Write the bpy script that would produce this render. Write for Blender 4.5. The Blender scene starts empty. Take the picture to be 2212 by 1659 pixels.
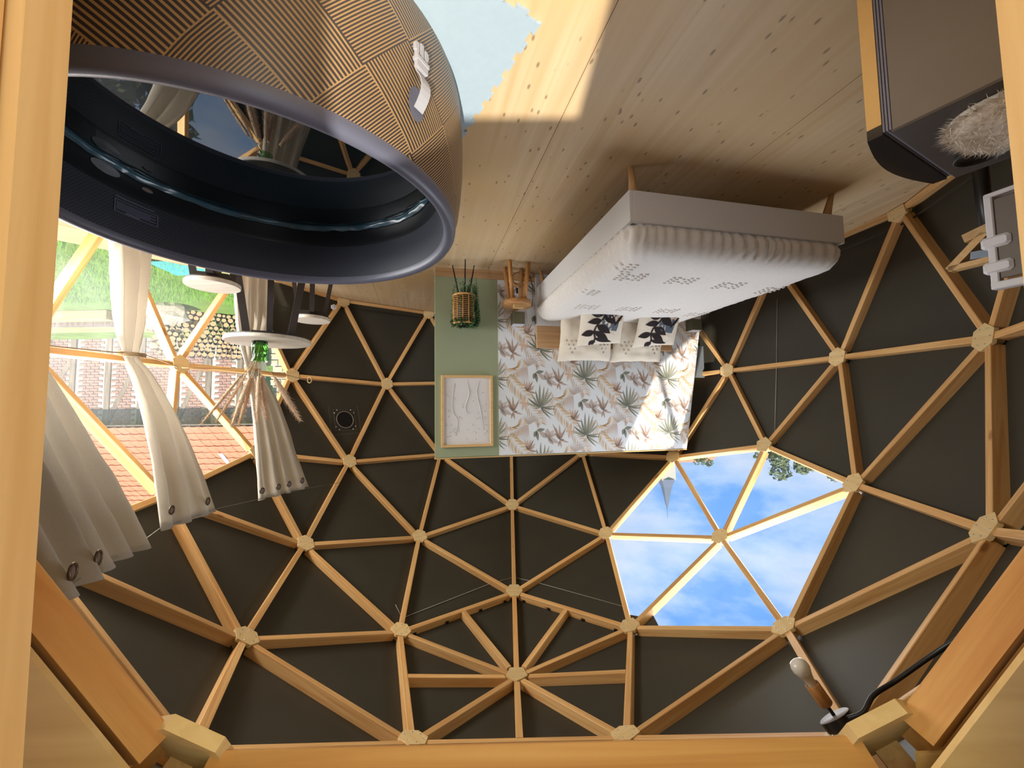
import bpy, math, random
from mathutils import Vector, Matrix, noise
PI = math.pi
rnd = random.Random(7)
C = bpy.context.scene.collection
S = bpy.context.scene

# ------------------------------------------------------------------ camera, sky, sun, added daylight fill, exposure
cam = bpy.data.cameras.new('camera'); camo = bpy.data.objects.new('camera', cam); C.objects.link(camo)
RX = Vector((-0.99986184, -0.01110802, 0.01236611)); DN = Vector((0.01159055, 0.06736098, 0.99766134))
FW = Vector((-0.01191503, 0.99766683, -0.06722293))
m = Matrix.Identity(4)
for i in range(3):
    m[i][0] = RX[i]; m[i][1] = -DN[i]; m[i][2] = -FW[i]
m[0][3], m[1][3], m[2][3] = 0.0473, -3.2604, 1.5157
camo.matrix_world = m
cam.sensor_width = 36; cam.lens = 867.18 / 2212 * 36; cam.clip_start = 0.02; cam.clip_end = 600
S.camera = camo

world = bpy.data.worlds.new('sky'); S.world = world; world.use_nodes = True
nt = world.node_tree; nt.nodes.clear()
def N(nt, t, **kw):
    n = nt.nodes.new(t)
    for k, v in kw.items():
        if k.startswith('i_'): n.inputs[int(k[2:])].default_value = v
        else: setattr(n, k, v)
    return n
tc = N(nt, 'ShaderNodeTexCoord')
mp = N(nt, 'ShaderNodeMapping'); mp.inputs['Scale'].default_value = (1, 1, 2.2)
ns = N(nt, 'ShaderNodeTexNoise'); ns.inputs['Scale'].default_value = 3.4; ns.inputs['Detail'].default_value = 7; ns.inputs['Roughness'].default_value = 0.55
rp = N(nt, 'ShaderNodeValToRGB'); rp.color_ramp.elements[0].position = 0.40; rp.color_ramp.elements[1].position = 0.62
rp.color_ramp.elements[0].color = (0.13, 0.38, 0.88, 1); rp.color_ramp.elements[1].color = (0.60, 0.71, 0.91, 1)
e = rp.color_ramp.elements.new(0.5); e.color = (0.38, 0.58, 0.92, 1)
bg = N(nt, 'ShaderNodeBackground'); bg.inputs['Strength'].default_value = 1.0
wo = N(nt, 'ShaderNodeOutputWorld')
L = nt.links.new
L(tc.outputs['Generated'], mp.inputs[0]); L(mp.outputs[0], ns.inputs['Vector']); L(ns.outputs[0], rp.inputs[0]); L(rp.outputs[0], bg.inputs[0]); L(bg.outputs[0], wo.inputs[0])

def lamp(name, kind, energy, color, loc, direction, **kw):
    d = bpy.data.lights.new(name, kind); d.energy = energy; d.color = color
    for k, v in kw.items(): setattr(d, k, v)
    o = bpy.data.objects.new(name, d); C.objects.link(o); o.location = loc
    o.rotation_mode = 'QUATERNION'; o.rotation_quaternion = Vector(direction).to_track_quat('-Z', 'Y')
    return o
SUN_E, SUN_A = math.radians(45), math.radians(1.5)
lamp('sun', 'SUN', 6.5, (1.0, 0.93, 0.80), (0, -20, 20), (math.sin(SUN_A) * math.cos(SUN_E), math.cos(SUN_A) * math.cos(SUN_E), -math.sin(SUN_E)), angle=math.radians(1.2))
lamp('window_fill', 'AREA', 225, (1.0, 0.985, 0.95), (3.25, -0.75, 1.02), (-1, 0.22, 0.20), shape='RECTANGLE', size=2.5, size_y=1.2)  # added area lamp, boosts the interior well past the window's own daylight
lamp('skylight_fill', 'AREA', 54, (0.96, 0.98, 1.0), (-1.95, 0.65, 3.05), (0.58, -0.2, -0.78), shape='RECTANGLE', size=1.7, size_y=1.7)  # added fill, stronger than the sky light the skylight lets in
lamp('door_fill', 'AREA', 7, (1.0, 0.97, 0.92), (0.03, -3.43, 1.1), (0, 1, 0), shape='RECTANGLE', size=0.84, size_y=2.1)  # added fill behind the camera, brightens everything facing the door
S.view_settings.view_transform = 'Standard'; S.view_settings.look = 'None'; S.view_settings.gamma = 1.0
S.view_settings.use_curve_mapping = False
S.view_settings.exposure = 0.12

# ------------------------------------------------------------------ materials
MATS = {}
def srgb(*c):
    f = lambda x: x / 12.92 if x <= 0.04045 else ((x + 0.055) / 1.055) ** 2.4
    return tuple(f(v / 255) for v in c) + (1,)
def newmat(name):
    ma = bpy.data.materials.new(name); ma.use_nodes = True; MATS[name] = ma
    t = ma.node_tree; return ma, t, t.nodes['Principled BSDF'], t.nodes['Material Output']
def plain(name, col, rough=0.5, metal=0.0, var=0.06, scale=12, bump=0.0, spec=0.5, stretch=(1, 1, 1), coords='Object'):
    ma, t, b, o = newmat(name)
    tc = N(t, 'ShaderNodeTexCoord'); mp = N(t, 'ShaderNodeMapping'); mp.inputs['Scale'].default_value = stretch
    n = N(t, 'ShaderNodeTexNoise'); n.inputs['Scale'].default_value = scale; n.inputs['Detail'].default_value = 4
    hs = N(t, 'ShaderNodeHueSaturation'); hs.inputs['Color'].default_value = col
    mr = N(t, 'ShaderNodeMapRange'); mr.inputs['To Min'].default_value = 1 - var * 2; mr.inputs['To Max'].default_value = 1 + var * 2
    t.links.new(tc.outputs[coords], mp.inputs[0]); t.links.new(mp.outputs[0], n.inputs['Vector']); t.links.new(n.outputs[0], mr.inputs[0])
    t.links.new(mr.outputs[0], hs.inputs['Value']); t.links.new(hs.outputs[0], b.inputs['Base Color'])
    b.inputs['Roughness'].default_value = rough; b.inputs['Metallic'].default_value = metal; b.inputs['Specular IOR Level'].default_value = spec
    if bump:
        bp = N(t, 'ShaderNodeBump'); bp.inputs['Strength'].default_value = bump; bp.inputs['Distance'].default_value = 0.01
        t.links.new(n.outputs[0], bp.inputs['Height']); t.links.new(bp.outputs[0], b.inputs['Normal'])
    return ma
def wood(name, light, dark, rough=0.5, along=1.2, across=26, knots=0.0, knot_scale=(2.2, 9, 9), knot_col=None, axis=0, spec=0.35, random_obj=True, tint=None):
    """grain runs along the object's local axis"""
    ma, t, b, o = newmat(name)
    tc = N(t, 'ShaderNodeTexCoord')
    sc = [across] * 3; sc[axis] = along
    mp = N(t, 'ShaderNodeMapping'); mp.inputs['Scale'].default_value = sc
    t.links.new(tc.outputs['Object'], mp.inputs[0])
    if random_obj:
        oi = N(t, 'ShaderNodeObjectInfo'); mu = N(t, 'ShaderNodeMath', operation='MULTIPLY'); mu.inputs[1].default_value = 37.0
        t.links.new(oi.outputs['Random'], mu.inputs[0])
        cb = N(t, 'ShaderNodeCombineXYZ')
        for k in range(3): t.links.new(mu.outputs[0], cb.inputs[k])
        t.links.new(cb.outputs[0], mp.inputs['Location'])
    n = N(t, 'ShaderNodeTexNoise'); n.inputs['Scale'].default_value = 1; n.inputs['Detail'].default_value = 5; n.inputs['Distortion'].default_value = 0.8
    t.links.new(mp.outputs[0], n.inputs['Vector'])
    r = N(t, 'ShaderNodeValToRGB'); r.color_ramp.elements[0].position = 0.3; r.color_ramp.elements[1].position = 0.68
    r.color_ramp.elements[0].color = dark; r.color_ramp.elements[1].color = light
    t.links.new(n.outputs[0], r.inputs[0]); out = r.outputs[0]
    if random_obj:
        hs = N(t, 'ShaderNodeHueSaturation'); mr = N(t, 'ShaderNodeMapRange'); mr.inputs['To Min'].default_value = 0.86; mr.inputs['To Max'].default_value = 1.1
        t.links.new(oi.outputs['Random'], mr.inputs[0]); t.links.new(mr.outputs[0], hs.inputs['Value']); t.links.new(out, hs.inputs['Color']); out = hs.outputs[0]
    if tint:
        n3 = N(t, 'ShaderNodeTexNoise'); n3.inputs['Scale'].default_value = 0.9
        t.links.new(tc.outputs['Object'], n3.inputs['Vector'])
        mx = N(t, 'ShaderNodeMixRGB'); mx.inputs[2].default_value = tint
        r3 = N(t, 'ShaderNodeMapRange'); r3.inputs[1].default_value = 0.4; r3.inputs[2].default_value = 0.65
        t.links.new(n3.outputs[0], r3.inputs[0]); t.links.new(r3.outputs[0], mx.inputs[0]); t.links.new(out, mx.inputs[1]); out = mx.outputs[0]
    if knots:
        m2 = N(t, 'ShaderNodeMapping'); m2.inputs['Scale'].default_value = knot_scale
        t.links.new(tc.outputs['Object'], m2.inputs[0])
        if random_obj: t.links.new(cb.outputs[0], m2.inputs['Location'])
        nd = N(t, 'ShaderNodeTexNoise'); nd.inputs['Scale'].default_value = 3.0
        ad = N(t, 'ShaderNodeMixRGB'); ad.inputs[0].default_value = 0.09
        t.links.new(m2.outputs[0], nd.inputs['Vector']); t.links.new(m2.outputs[0], ad.inputs[1]); t.links.new(nd.outputs['Color'], ad.inputs[2])
        v = N(t, 'ShaderNodeTexVoronoi'); v.inputs['Scale'].default_value = 1.0
        t.links.new(ad.outputs[0], v.inputs['Vector'])
        kr = N(t, 'ShaderNodeValToRGB'); kr.color_ramp.elements[0].position = knots * 0.55; kr.color_ramp.elements[1].position = knots
        kr.color_ramp.elements[0].color = (1, 1, 1, 1); kr.color_ramp.elements[1].color = (0, 0, 0, 1)
        t.links.new(v.outputs['Distance'], kr.inputs[0])
        cm = N(t, 'ShaderNodeMath', operation='GREATER_THAN'); cm.inputs[1].default_value = 0.45
        sp = N(t, 'ShaderNodeSeparateColor'); t.links.new(v.outputs['Color'], sp.inputs[0]); t.links.new(sp.outputs[0], cm.inputs[0])
        mm = N(t, 'ShaderNodeMath', operation='MULTIPLY'); t.links.new(kr.outputs[0], mm.inputs[0]); t.links.new(cm.outputs[0], mm.inputs[1])
        m8 = N(t, 'ShaderNodeMath', operation='MULTIPLY'); m8.inputs[1].default_value = 0.6; t.links.new(mm.outputs[0], m8.inputs[0])
        mx = N(t, 'ShaderNodeMixRGB'); mx.inputs[2].default_value = knot_col or srgb(96, 62, 34)
        t.links.new(m8.outputs[0], mx.inputs[0]); t.links.new(out, mx.inputs[1]); out = mx.outputs[0]
    t.links.new(out, b.inputs['Base Color']); b.inputs['Roughness'].default_value = rough; b.inputs['Specular IOR Level'].default_value = spec
    return ma
def colattr(name, rough=0.7, transl=0.0):
    ma, t, b, o = newmat(name)
    a = N(t, 'ShaderNodeVertexColor', layer_name='Col')
    t.links.new(a.outputs[0], b.inputs['Base Color']); b.inputs['Roughness'].default_value = rough; b.inputs['Specular IOR Level'].default_value = 0.2
    return ma
def cloth(name, col, transl=0.35, weave=220, bump=0.08):
    ma, t, b, o = newmat(name)
    tc = N(t, 'ShaderNodeTexCoord'); n = N(t, 'ShaderNodeTexNoise'); n.inputs['Scale'].default_value = weave; n.inputs['Detail'].default_value = 2
    t.links.new(tc.outputs['Object'], n.inputs['Vector'])
    hs = N(t, 'ShaderNodeHueSaturation'); hs.inputs['Color'].default_value = col
    mr = N(t, 'ShaderNodeMapRange'); mr.inputs['To Min'].default_value = 0.9; mr.inputs['To Max'].default_value = 1.08
    t.links.new(n.outputs[0], mr.inputs[0]); t.links.new(mr.outputs[0], hs.inputs['Value']); t.links.new(hs.outputs[0], b.inputs['Base Color'])
    b.inputs['Roughness'].default_value = 0.85; b.inputs['Specular IOR Level'].default_value = 0.2
    if bump:
        bp = N(t, 'ShaderNodeBump'); bp.inputs['Strength'].default_value = bump; bp.inputs['Distance'].default_value = 0.004
        t.links.new(n.outputs[0], bp.inputs['Height']); t.links.new(bp.outputs[0], b.inputs['Normal'])
    if transl:
        tr = N(t, 'ShaderNodeBsdfTranslucent'); t.links.new(hs.outputs[0], tr.inputs[0])
        mx = N(t, 'ShaderNodeMixShader'); mx.inputs[0].default_value = transl
        t.links.new(b.outputs[0], mx.inputs[1]); t.links.new(tr.outputs[0], mx.inputs[2]); t.links.new(mx.outputs[0], o.inputs[0])
    return ma
def film(name):
    ma, t, b, o = newmat(name); t.nodes.remove(b)
    tr = N(t, 'ShaderNodeBsdfTransparent'); tr.inputs[0].default_value = (0.95, 0.97, 0.98, 1)
    tl = N(t, 'ShaderNodeBsdfTranslucent'); tl.inputs[0].default_value = (0.95, 0.96, 1.0, 1)
    gl = N(t, 'ShaderNodeBsdfGlossy'); gl.inputs['Roughness'].default_value = 0.05
    tc = N(t, 'ShaderNodeTexCoord'); n = N(t, 'ShaderNodeTexNoise'); n.inputs['Scale'].default_value = 2.5; n.inputs['Detail'].default_value = 5
    mr = N(t, 'ShaderNodeMapRange'); mr.inputs['To Min'].default_value = 0.0; mr.inputs['To Max'].default_value = 0.034
    t.links.new(tc.outputs['Object'], n.inputs['Vector']); t.links.new(n.outputs[0], mr.inputs[0])
    a = N(t, 'ShaderNodeMixShader'); t.links.new(mr.outputs[0], a.inputs[0]); t.links.new(tr.outputs[0], a.inputs[1]); t.links.new(tl.outputs[0], a.inputs[2])
    c = N(t, 'ShaderNodeMixShader'); c.inputs[0].default_value = 0.02; t.links.new(a.outputs[0], c.inputs[1]); t.links.new(gl.outputs[0], c.inputs[2])
    t.links.new(c.outputs[0], o.inputs[0])
    return ma
def glass(name, col, rough=0.02, amount=0.75):
    """thin coloured glass: tinted see-through with a clear reflection"""
    ma, t, b, o = newmat(name); t.nodes.remove(b)
    tr = N(t, 'ShaderNodeBsdfTransparent'); tr.inputs[0].default_value = col
    gl = N(t, 'ShaderNodeBsdfGlossy'); gl.inputs['Roughness'].default_value = rough
    fr = N(t, 'ShaderNodeFresnel'); fr.inputs[0].default_value = 1.5
    mx = N(t, 'ShaderNodeMixShader'); t.links.new(fr.outputs[0], mx.inputs[0]); t.links.new(tr.outputs[0], mx.inputs[1]); t.links.new(gl.outputs[0], mx.inputs[2])
    t.links.new(mx.outputs[0], o.inputs[0])
    return ma

wood('larch', srgb(230, 186, 126), srgb(206, 150, 90), rough=0.55, along=1.5, across=38, knots=0.10, knot_scale=(2.4, 7, 7), knot_col=srgb(120, 66, 28))
wood('larch_bright', srgb(226, 176, 112), srgb(196, 134, 74), rough=0.55, along=1.2, across=30, knots=0.09, knot_scale=(2.0, 7, 7), knot_col=srgb(130, 76, 34))
wood('post_pine', srgb(232, 192, 132), srgb(214, 168, 104), rough=0.55, along=1.0, across=24, axis=2, knots=0.08, knot_scale=(7, 7, 2.2), knot_col=srgb(140, 92, 46))
wood('plywood', srgb(226, 194, 138), srgb(208, 172, 114), rough=0.6, along=1.4, across=14, axis=0)
wood('plate_ply', srgb(234, 204, 150), srgb(222, 188, 132), rough=0.55, along=4, across=40)
wood('floor_pine', srgb(210, 186, 152), srgb(192, 162, 122), rough=0.5, along=0.5, across=15, axis=1, knots=0.20, knot_scale=(25, 11, 1), knot_col=srgb(92, 66, 42), random_obj=False, tint=srgb(206, 172, 124), spec=0.25)
wood('oak', srgb(196, 158, 116), srgb(172, 132, 92), rough=0.5, along=1.6, across=40)
wood('teak', srgb(190, 138, 82), srgb(150, 100, 52), rough=0.45, along=3, across=40, axis=2)
wood('teak_flat', srgb(188, 140, 88), srgb(152, 104, 58), rough=0.5, along=3, across=30, axis=0)
wood('bed_leg', srgb(204, 160, 108), srgb(184, 138, 88), rough=0.5, along=2, across=40, axis=2)
wood('table_top', srgb(226, 216, 200), srgb(206, 192, 174), rough=0.5, along=2, across=30, axis=0)
wood('frame_oak', srgb(216, 178, 124), srgb(198, 158, 104), rough=0.5, along=2, across=40)
wood('deck', srgb(232, 196, 148), srgb(200, 160, 112), rough=0.7, along=1, across=20, axis=0)
wood('old_beam', srgb(168, 152, 136), srgb(118, 104, 94), rough=0.9, along=1.5, across=18, axis=2)
wood('raw_beam', srgb(226, 190, 140), srgb(186, 146, 100), rough=0.8, along=1, across=16, axis=0)
plain('cover', srgb(57, 53, 43), 0.62, var=0.1, scale=2.5, bump=0.05, spec=0.35)
plain('screw', (0.6, 0.6, 0.62, 1), 0.3, metal=1.0)
plain('dark_gap', srgb(40, 30, 22), 0.8)
plain('sage', srgb(150, 158, 128), 0.75, var=0.03, scale=3, spec=0.3)
plain('wallpaper', srgb(226, 229, 232), 0.55, var=0.01, scale=6, spec=0.35)
plain('white_lacquer', srgb(216, 214, 212), 0.45, var=0.01)
plain('white_plastic', srgb(222, 220, 226), 0.4, var=0.02)
plain('black_metal', srgb(56, 48, 44), 0.5, var=0.04)
plain('black', srgb(22, 20, 20), 0.4, var=0.04)
plain('wicker', srgb(206, 156, 90), 0.6, var=0.12, scale=40)
plain('pot', srgb(24, 21, 21), 0.6)
plain('plant', srgb(74, 106, 62), 0.6, var=0.25, scale=60)
plain('sconce', srgb(94, 92, 70), 0.55, var=0.03)
plain('sconce_light', srgb(200, 200, 206), 0.5)
plain('art_paper', srgb(222, 218, 218), 0.7, var=0.01)
plain('art_relief', srgb(206, 202, 202), 0.7, var=0.01)
plain('mat_foam', srgb(158, 176, 188), 0.7, var=0.03, scale=30, spec=0.3)
plain('rim', srgb(94, 96, 112), 0.42, var=0.04, scale=6, spec=0.5)
plain('tub_black', srgb(22, 24, 28), 0.35, var=0.1, scale=8)
plain('liner', srgb(52, 88, 106), 0.22, var=0.35, scale=9, spec=0.6)
plain('buckle', srgb(168, 168, 174), 0.45, var=0.04)
plain('label_print', srgb(120, 122, 150), 0.6)
plain('fridge_side', srgb(112, 102, 92), 0.5, var=0.03)
plain('fridge_black', srgb(30, 29, 31), 0.14, var=0.03, spec=0.6)
plain('fridge_top', srgb(66, 60, 58), 0.4, var=0.04)
plain('gasket', srgb(112, 110, 122), 0.5)
plain('fridge_edge_reflection', srgb(206, 164, 100), 0.35, var=0.04)  # sunlit floor's reflection on the black door edge, put into the colour
plain('fur', srgb(226, 214, 198), 0.9, var=0.12, scale=30)
plain('bronze', srgb(110, 92, 76), 0.3, metal=0.7)
plain('twine', srgb(178, 150, 112), 0.9, var=0.15, scale=90)
plain('steel_wire', srgb(150, 148, 140), 0.4, metal=0.6)
plain('string_white', srgb(176, 170, 158), 0.8)
plain('bulb_white', srgb(224, 216, 206), 0.25, spec=0.6)
plain('bulb_neck', srgb(206, 188, 164), 0.4)
plain('grey_disc', srgb(128, 116, 112), 0.4)
plain('blue_grey', srgb(112, 118, 124), 0.3, var=0.1, scale=4)
plain('blue_steel', srgb(120, 130, 146), 0.3, metal=0.5)
plain('vent_ring', srgb(120, 112, 100), 0.3)
plain('mortar', srgb(208, 200, 194), 0.95, var=0.06)
plain('brick', srgb(178, 140, 130), 0.9, var=0.16, scale=3)
plain('roof_tile', srgb(206, 132, 98), 0.85, var=0.14, scale=4)
plain('stone', srgb(206, 194, 174), 0.9, var=0.16, scale=5, bump=0.3)
plain('rock', srgb(176, 164, 148), 0.95, var=0.22, scale=7, bump=0.5)
plain('log_bark', srgb(92, 76, 62), 0.95, var=0.25, scale=20)
plain('log_end', srgb(206, 176, 136), 0.9, var=0.16, scale=18)
plain('lawn', srgb(118, 148, 66), 0.95, var=0.3, scale=2.2)
plain('grass_blade', srgb(124, 170, 62), 0.8, var=0.3, scale=1.2)
plain('tarp', srgb(96, 190, 186), 0.5)
plain('slate', srgb(96, 104, 120), 0.8, var=0.1)
plain('church_stone', srgb(186, 176, 166), 0.9, var=0.1)
plain('house_roof', srgb(166, 128, 96), 0.9, var=0.1, scale=1)
plain('tree_leaf', srgb(96, 108, 72), 0.8, var=0.25, scale=0.8)
plain('bark', srgb(88, 74, 62), 0.9)
plain('pampas_core', srgb(212, 182, 152), 0.9, var=0.2, scale=60)
plain('pampas_stem', srgb(190, 162, 122), 0.8)
colattr('leaf_ink'); colattr('cushion_ink', 0.85)
cloth('linen', srgb(212, 205, 194), transl=0.40)
cloth('bed_linen', srgb(226, 220, 214), transl=0.0, weave=60, bump=0.05)
cloth('pillow_linen', srgb(226, 214, 196), transl=0.0, weave=60, bump=0.05)
film('window_film')
glass('green_glass', (0.30, 0.62, 0.24, 1)); glass('clear_glass', (0.92, 0.93, 0.93, 1))
def bulged_weave():
    """gold and charcoal basket weave of the tub wall: blocks of stripes at right angles, turned 40 degrees on the UV metres"""
    ma, t, b, o = newmat('gold_weave')
    tc = N(t, 'ShaderNodeTexCoord'); mp = N(t, 'ShaderNodeMapping'); mp.inputs['Rotation'].default_value = (0, 0, math.radians(38))
    t.links.new(tc.outputs['UV'], mp.inputs[0])
    sp = N(t, 'ShaderNodeSeparateXYZ'); t.links.new(mp.outputs[0], sp.inputs[0])
    def M(op, a, bb=None, c=None):
        n = N(t, 'ShaderNodeMath', operation=op)
        for k, x in enumerate((a, bb, c)):
            if x is None: continue
            if isinstance(x, (int, float)): n.inputs[k].default_value = x
            else: t.links.new(x, n.inputs[k])
        return n.outputs[0]
    B = 0.27
    u, v = sp.outputs[0], sp.outputs[1]
    par = M('MODULO', M('ADD', M('FLOOR', M('DIVIDE', u, B)), M('ADD', M('FLOOR', M('DIVIDE', v, B)), 1000)), 2.0)
    su = M('GREATER_THAN', M('FRACT', M('DIVIDE', u, B / 30)), 0.56)
    sv = M('GREATER_THAN', M('FRACT', M('DIVIDE', v, B / 17)), 0.55)
    th = M('GREATER_THAN', M('FRACT', M('DIVIDE', M('ADD', u, v), 0.0045)), 0.16)
    mix = M('ADD', M('MULTIPLY', su, par), M('MULTIPLY', sv, M('SUBTRACT', 1.0, par)))
    mix = M('MULTIPLY', mix, th)
    mx = N(t, 'ShaderNodeMixRGB'); mx.inputs[1].default_value = srgb(54, 49, 52); mx.inputs[2].default_value = srgb(176, 142, 94)
    t.links.new(mix, mx.inputs[0]); t.links.new(mx.outputs[0], b.inputs['Base Color'])
    b.inputs['Roughness'].default_value = 0.42; b.inputs['Specular IOR Level'].default_value = 0.6
bulged_weave()
def twill():
    ma, t, b, o = newmat('navy_twill')
    tc = N(t, 'ShaderNodeTexCoord'); w = N(t, 'ShaderNodeTexChecker'); w.inputs['Scale'].default_value = 110
    w.inputs[1].default_value = srgb(38, 40, 48); w.inputs[2].default_value = srgb(58, 62, 74)
    t.links.new(tc.outputs['UV'], w.inputs[0]); t.links.new(w.outputs[0], b.inputs['Base Color']); b.inputs['Roughness'].default_value = 0.5
twill()
def water_mat():
    ma, t, b, o = newmat('tub_water')
    b.inputs['Base Color'].default_value = srgb(10, 22, 28); b.inputs['Roughness'].default_value = 0.015; b.inputs['IOR'].default_value = 1.6
    b.inputs['Specular IOR Level'].default_value = 1.0
    tc = N(t, 'ShaderNodeTexCoord'); n = N(t, 'ShaderNodeTexNoise'); n.inputs['Scale'].default_value = 1.4
    bp = N(t, 'ShaderNodeBump'); bp.inputs['Strength'].default_value = 0.02; bp.inputs['Distance'].default_value = 0.02
    t.links.new(tc.outputs['Object'], n.inputs['Vector']); t.links.new(n.outputs[0], bp.inputs['Height']); t.links.new(bp.outputs[0], b.inputs['Normal'])
water_mat()

# ------------------------------------------------------------------ mesh helpers
class MB:
    def __init__(s): s.v = []; s.f = []; s.sm = []; s.uv = {}; s.col = []; s.cc = None; s.mi = []; s.m = 0
    def add(s, vs, fs, smooth=False):
        b = len(s.v); s.v += [tuple(v) for v in vs]
        if s.cc is not None: s.col += [s.cc] * len(vs)
        for f in fs: s.f.append([b + i for i in f]); s.sm.append(smooth); s.mi.append(s.m)
        return b
    def box(s, c, d, M=None):
        x, y, z = d[0] / 2, d[1] / 2, d[2] / 2
        vs = [Vector((c[0] + i * x, c[1] + j * y, c[2] + k * z)) for i in (-1, 1) for j in (-1, 1) for k in (-1, 1)]
        if M is not None: vs = [M @ v for v in vs]
        s.add(vs, [(0, 1, 3, 2), (4, 6, 7, 5), (0, 4, 5, 1), (2, 3, 7, 6), (0, 2, 6, 4), (1, 5, 7, 3)]); return s
    def bevbox(s, c, d, r):
        """box with the vertical and horizontal edges eased by r"""
        x, y, z = d[0] / 2, d[1] / 2, d[2] / 2
        rings = []
        for (zz, ins) in ((-z, r), (-z + r, 0), (z - r, 0), (z, r)):
            X, Y = x - ins, y - ins; k = r if ins == 0 else r * 0.6
            rings.append([(c[0] + a, c[1] + b, c[2] + zz) for a, b in ((-X + k, -Y), (X - k, -Y), (X, -Y + k), (X, Y - k), (X - k, Y), (-X + k, Y), (-X, Y - k), (-X, -Y + k))])
        s.loft(rings, True, caps=True); return s
    def loft(s, rings, closed=True, caps=False, smooth=False):
        n = len(rings[0]); vs = [p for r in rings for p in r]; fs = []
        for i in range(len(rings) - 1):
            for j in range(n if closed else n - 1):
                a = i * n + j; b = i * n + (j + 1) % n
                fs.append((a, b, b + n, a + n))
        b0 = s.add(vs, fs, smooth)
        if caps:
            s.f.append([b0 + i for i in reversed(range(n))]); s.sm.append(False); s.mi.append(s.m)
            s.f.append([b0 + (len(rings) - 1) * n + i for i in range(n)]); s.sm.append(False); s.mi.append(s.m)
        return s
    def prism(s, poly, h0, h1, M=None):
        n = len(poly); vs = [Vector((p[0], p[1], h0)) for p in poly] + [Vector((p[0], p[1], h1)) for p in poly]
        if M is not None: vs = [M @ v for v in vs]
        s.add(vs, [tuple(reversed(range(n))), tuple(range(n, 2 * n))] + [(i, (i + 1) % n, n + (i + 1) % n, n + i) for i in range(n)]); return s
    def tube(s, pts, r, n=8, caps=True, smooth=True):
        pts = [Vector(p) for p in pts]; rings = []; up = None
        for i, p in enumerate(pts):
            t = (pts[min(i + 1, len(pts) - 1)] - pts[max(i - 1, 0)]).normalized()
            if up is None: up = Vector((0, 0, 1)) if abs(t.z) < 0.9 else Vector((1, 0, 0))
            a = t.cross(up).normalized(); b = a.cross(t).normalized(); up = b
            rr = r(i / (len(pts) - 1)) if callable(r) else r
            rings.append([p + a * (math.cos(k * 2 * PI / n) * rr) + b * (math.sin(k * 2 * PI / n) * rr) for k in range(n)])
        s.loft(rings, True, caps, smooth); return s
    def lathe(s, prof, n=32, caps=False, smooth=True, c=(0, 0), M=None):
        rings = [[Vector((c[0] + math.cos(k * 2 * PI / n) * r, c[1] + math.sin(k * 2 * PI / n) * r, z)) for k in range(n)] for r, z in prof]
        if M is not None: rings = [[M @ p for p in r] for r in rings]
        s.loft(rings, True, caps, smooth); return s
    def build(s, name, mat, parent=None, M=None):
        me = bpy.data.meshes.new(name); me.from_pydata(s.v, [], s.f)
        me.polygons.foreach_set('use_smooth', s.sm)
        for mm in (mat if isinstance(mat, (list, tuple)) else [mat]): me.materials.append(MATS[mm])
        if any(s.mi): me.polygons.foreach_set('material_index', s.mi)
        if s.col:
            a = me.color_attributes.new('Col', 'FLOAT_COLOR', 'POINT')
            a.data.foreach_set('color', [x for c in s.col for x in c])
        if s.uv:
            uv = me.uv_layers.new(name='UVMap')
            for lp in me.loops: uv.data[lp.index].uv = s.uv.get(lp.vertex_index, (0, 0))
        me.update()
        return place(name, me, parent, M)
def place(name, me, parent=None, M=None):
    o = bpy.data.objects.new(name, me); C.objects.link(o)
    if parent is not None: o.parent = parent
    if M is not None: o.matrix_local = M
    return o
def tag(o, label=None, cat=None, group=None, kind=None):
    if label: o['label'] = label
    if cat: o['category'] = cat
    if group: o['group'] = group
    if kind: o['kind'] = kind
    return o
def thing(name, label, cat, M=None, group=None):
    o = bpy.data.objects.new(name, None); C.objects.link(o); o.empty_display_size = 0.05
    if M is not None: o.matrix_local = M
    return tag(o, label, cat, group)
def struct(name, label=None):
    o = bpy.data.objects.new(name, None); C.objects.link(o); o.empty_display_size = 0.05
    return tag(o, label, None, None, 'structure')
def copy_tree(o, parent=None):
    c = o.copy(); C.objects.link(c); c.parent = parent
    for ch in list(o.children): copy_tree(ch, c)
    return c
T = Matrix.Translation
def RZ(a): return Matrix.Rotation(a, 4, 'Z')
def frame(o, x, y, z):
    m = Matrix.Identity(4)
    for i in range(3): m[i][0] = x[i]; m[i][1] = y[i]; m[i][2] = z[i]; m[i][3] = o[i]
    return m
def lerp(a, b, t): return a + (b - a) * t
def spline(pts, n):
    """Catmull-Rom through the points, n samples per span"""
    P = [Vector(p) for p in pts]; P = [P[0] * 2 - P[1]] + P + [P[-1] * 2 - P[-2]]; out = []
    for i in range(1, len(P) - 2):
        for k in range(n):
            t = k / n; a, b, c, d = P[i - 1:i + 3]
            out.append(0.5 * (2 * b + (c - a) * t + (2 * a - 5 * b + 4 * c - d) * t * t + (3 * b - a - 3 * c + d) * t ** 3))
    out.append(P[-2]); return out

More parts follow.
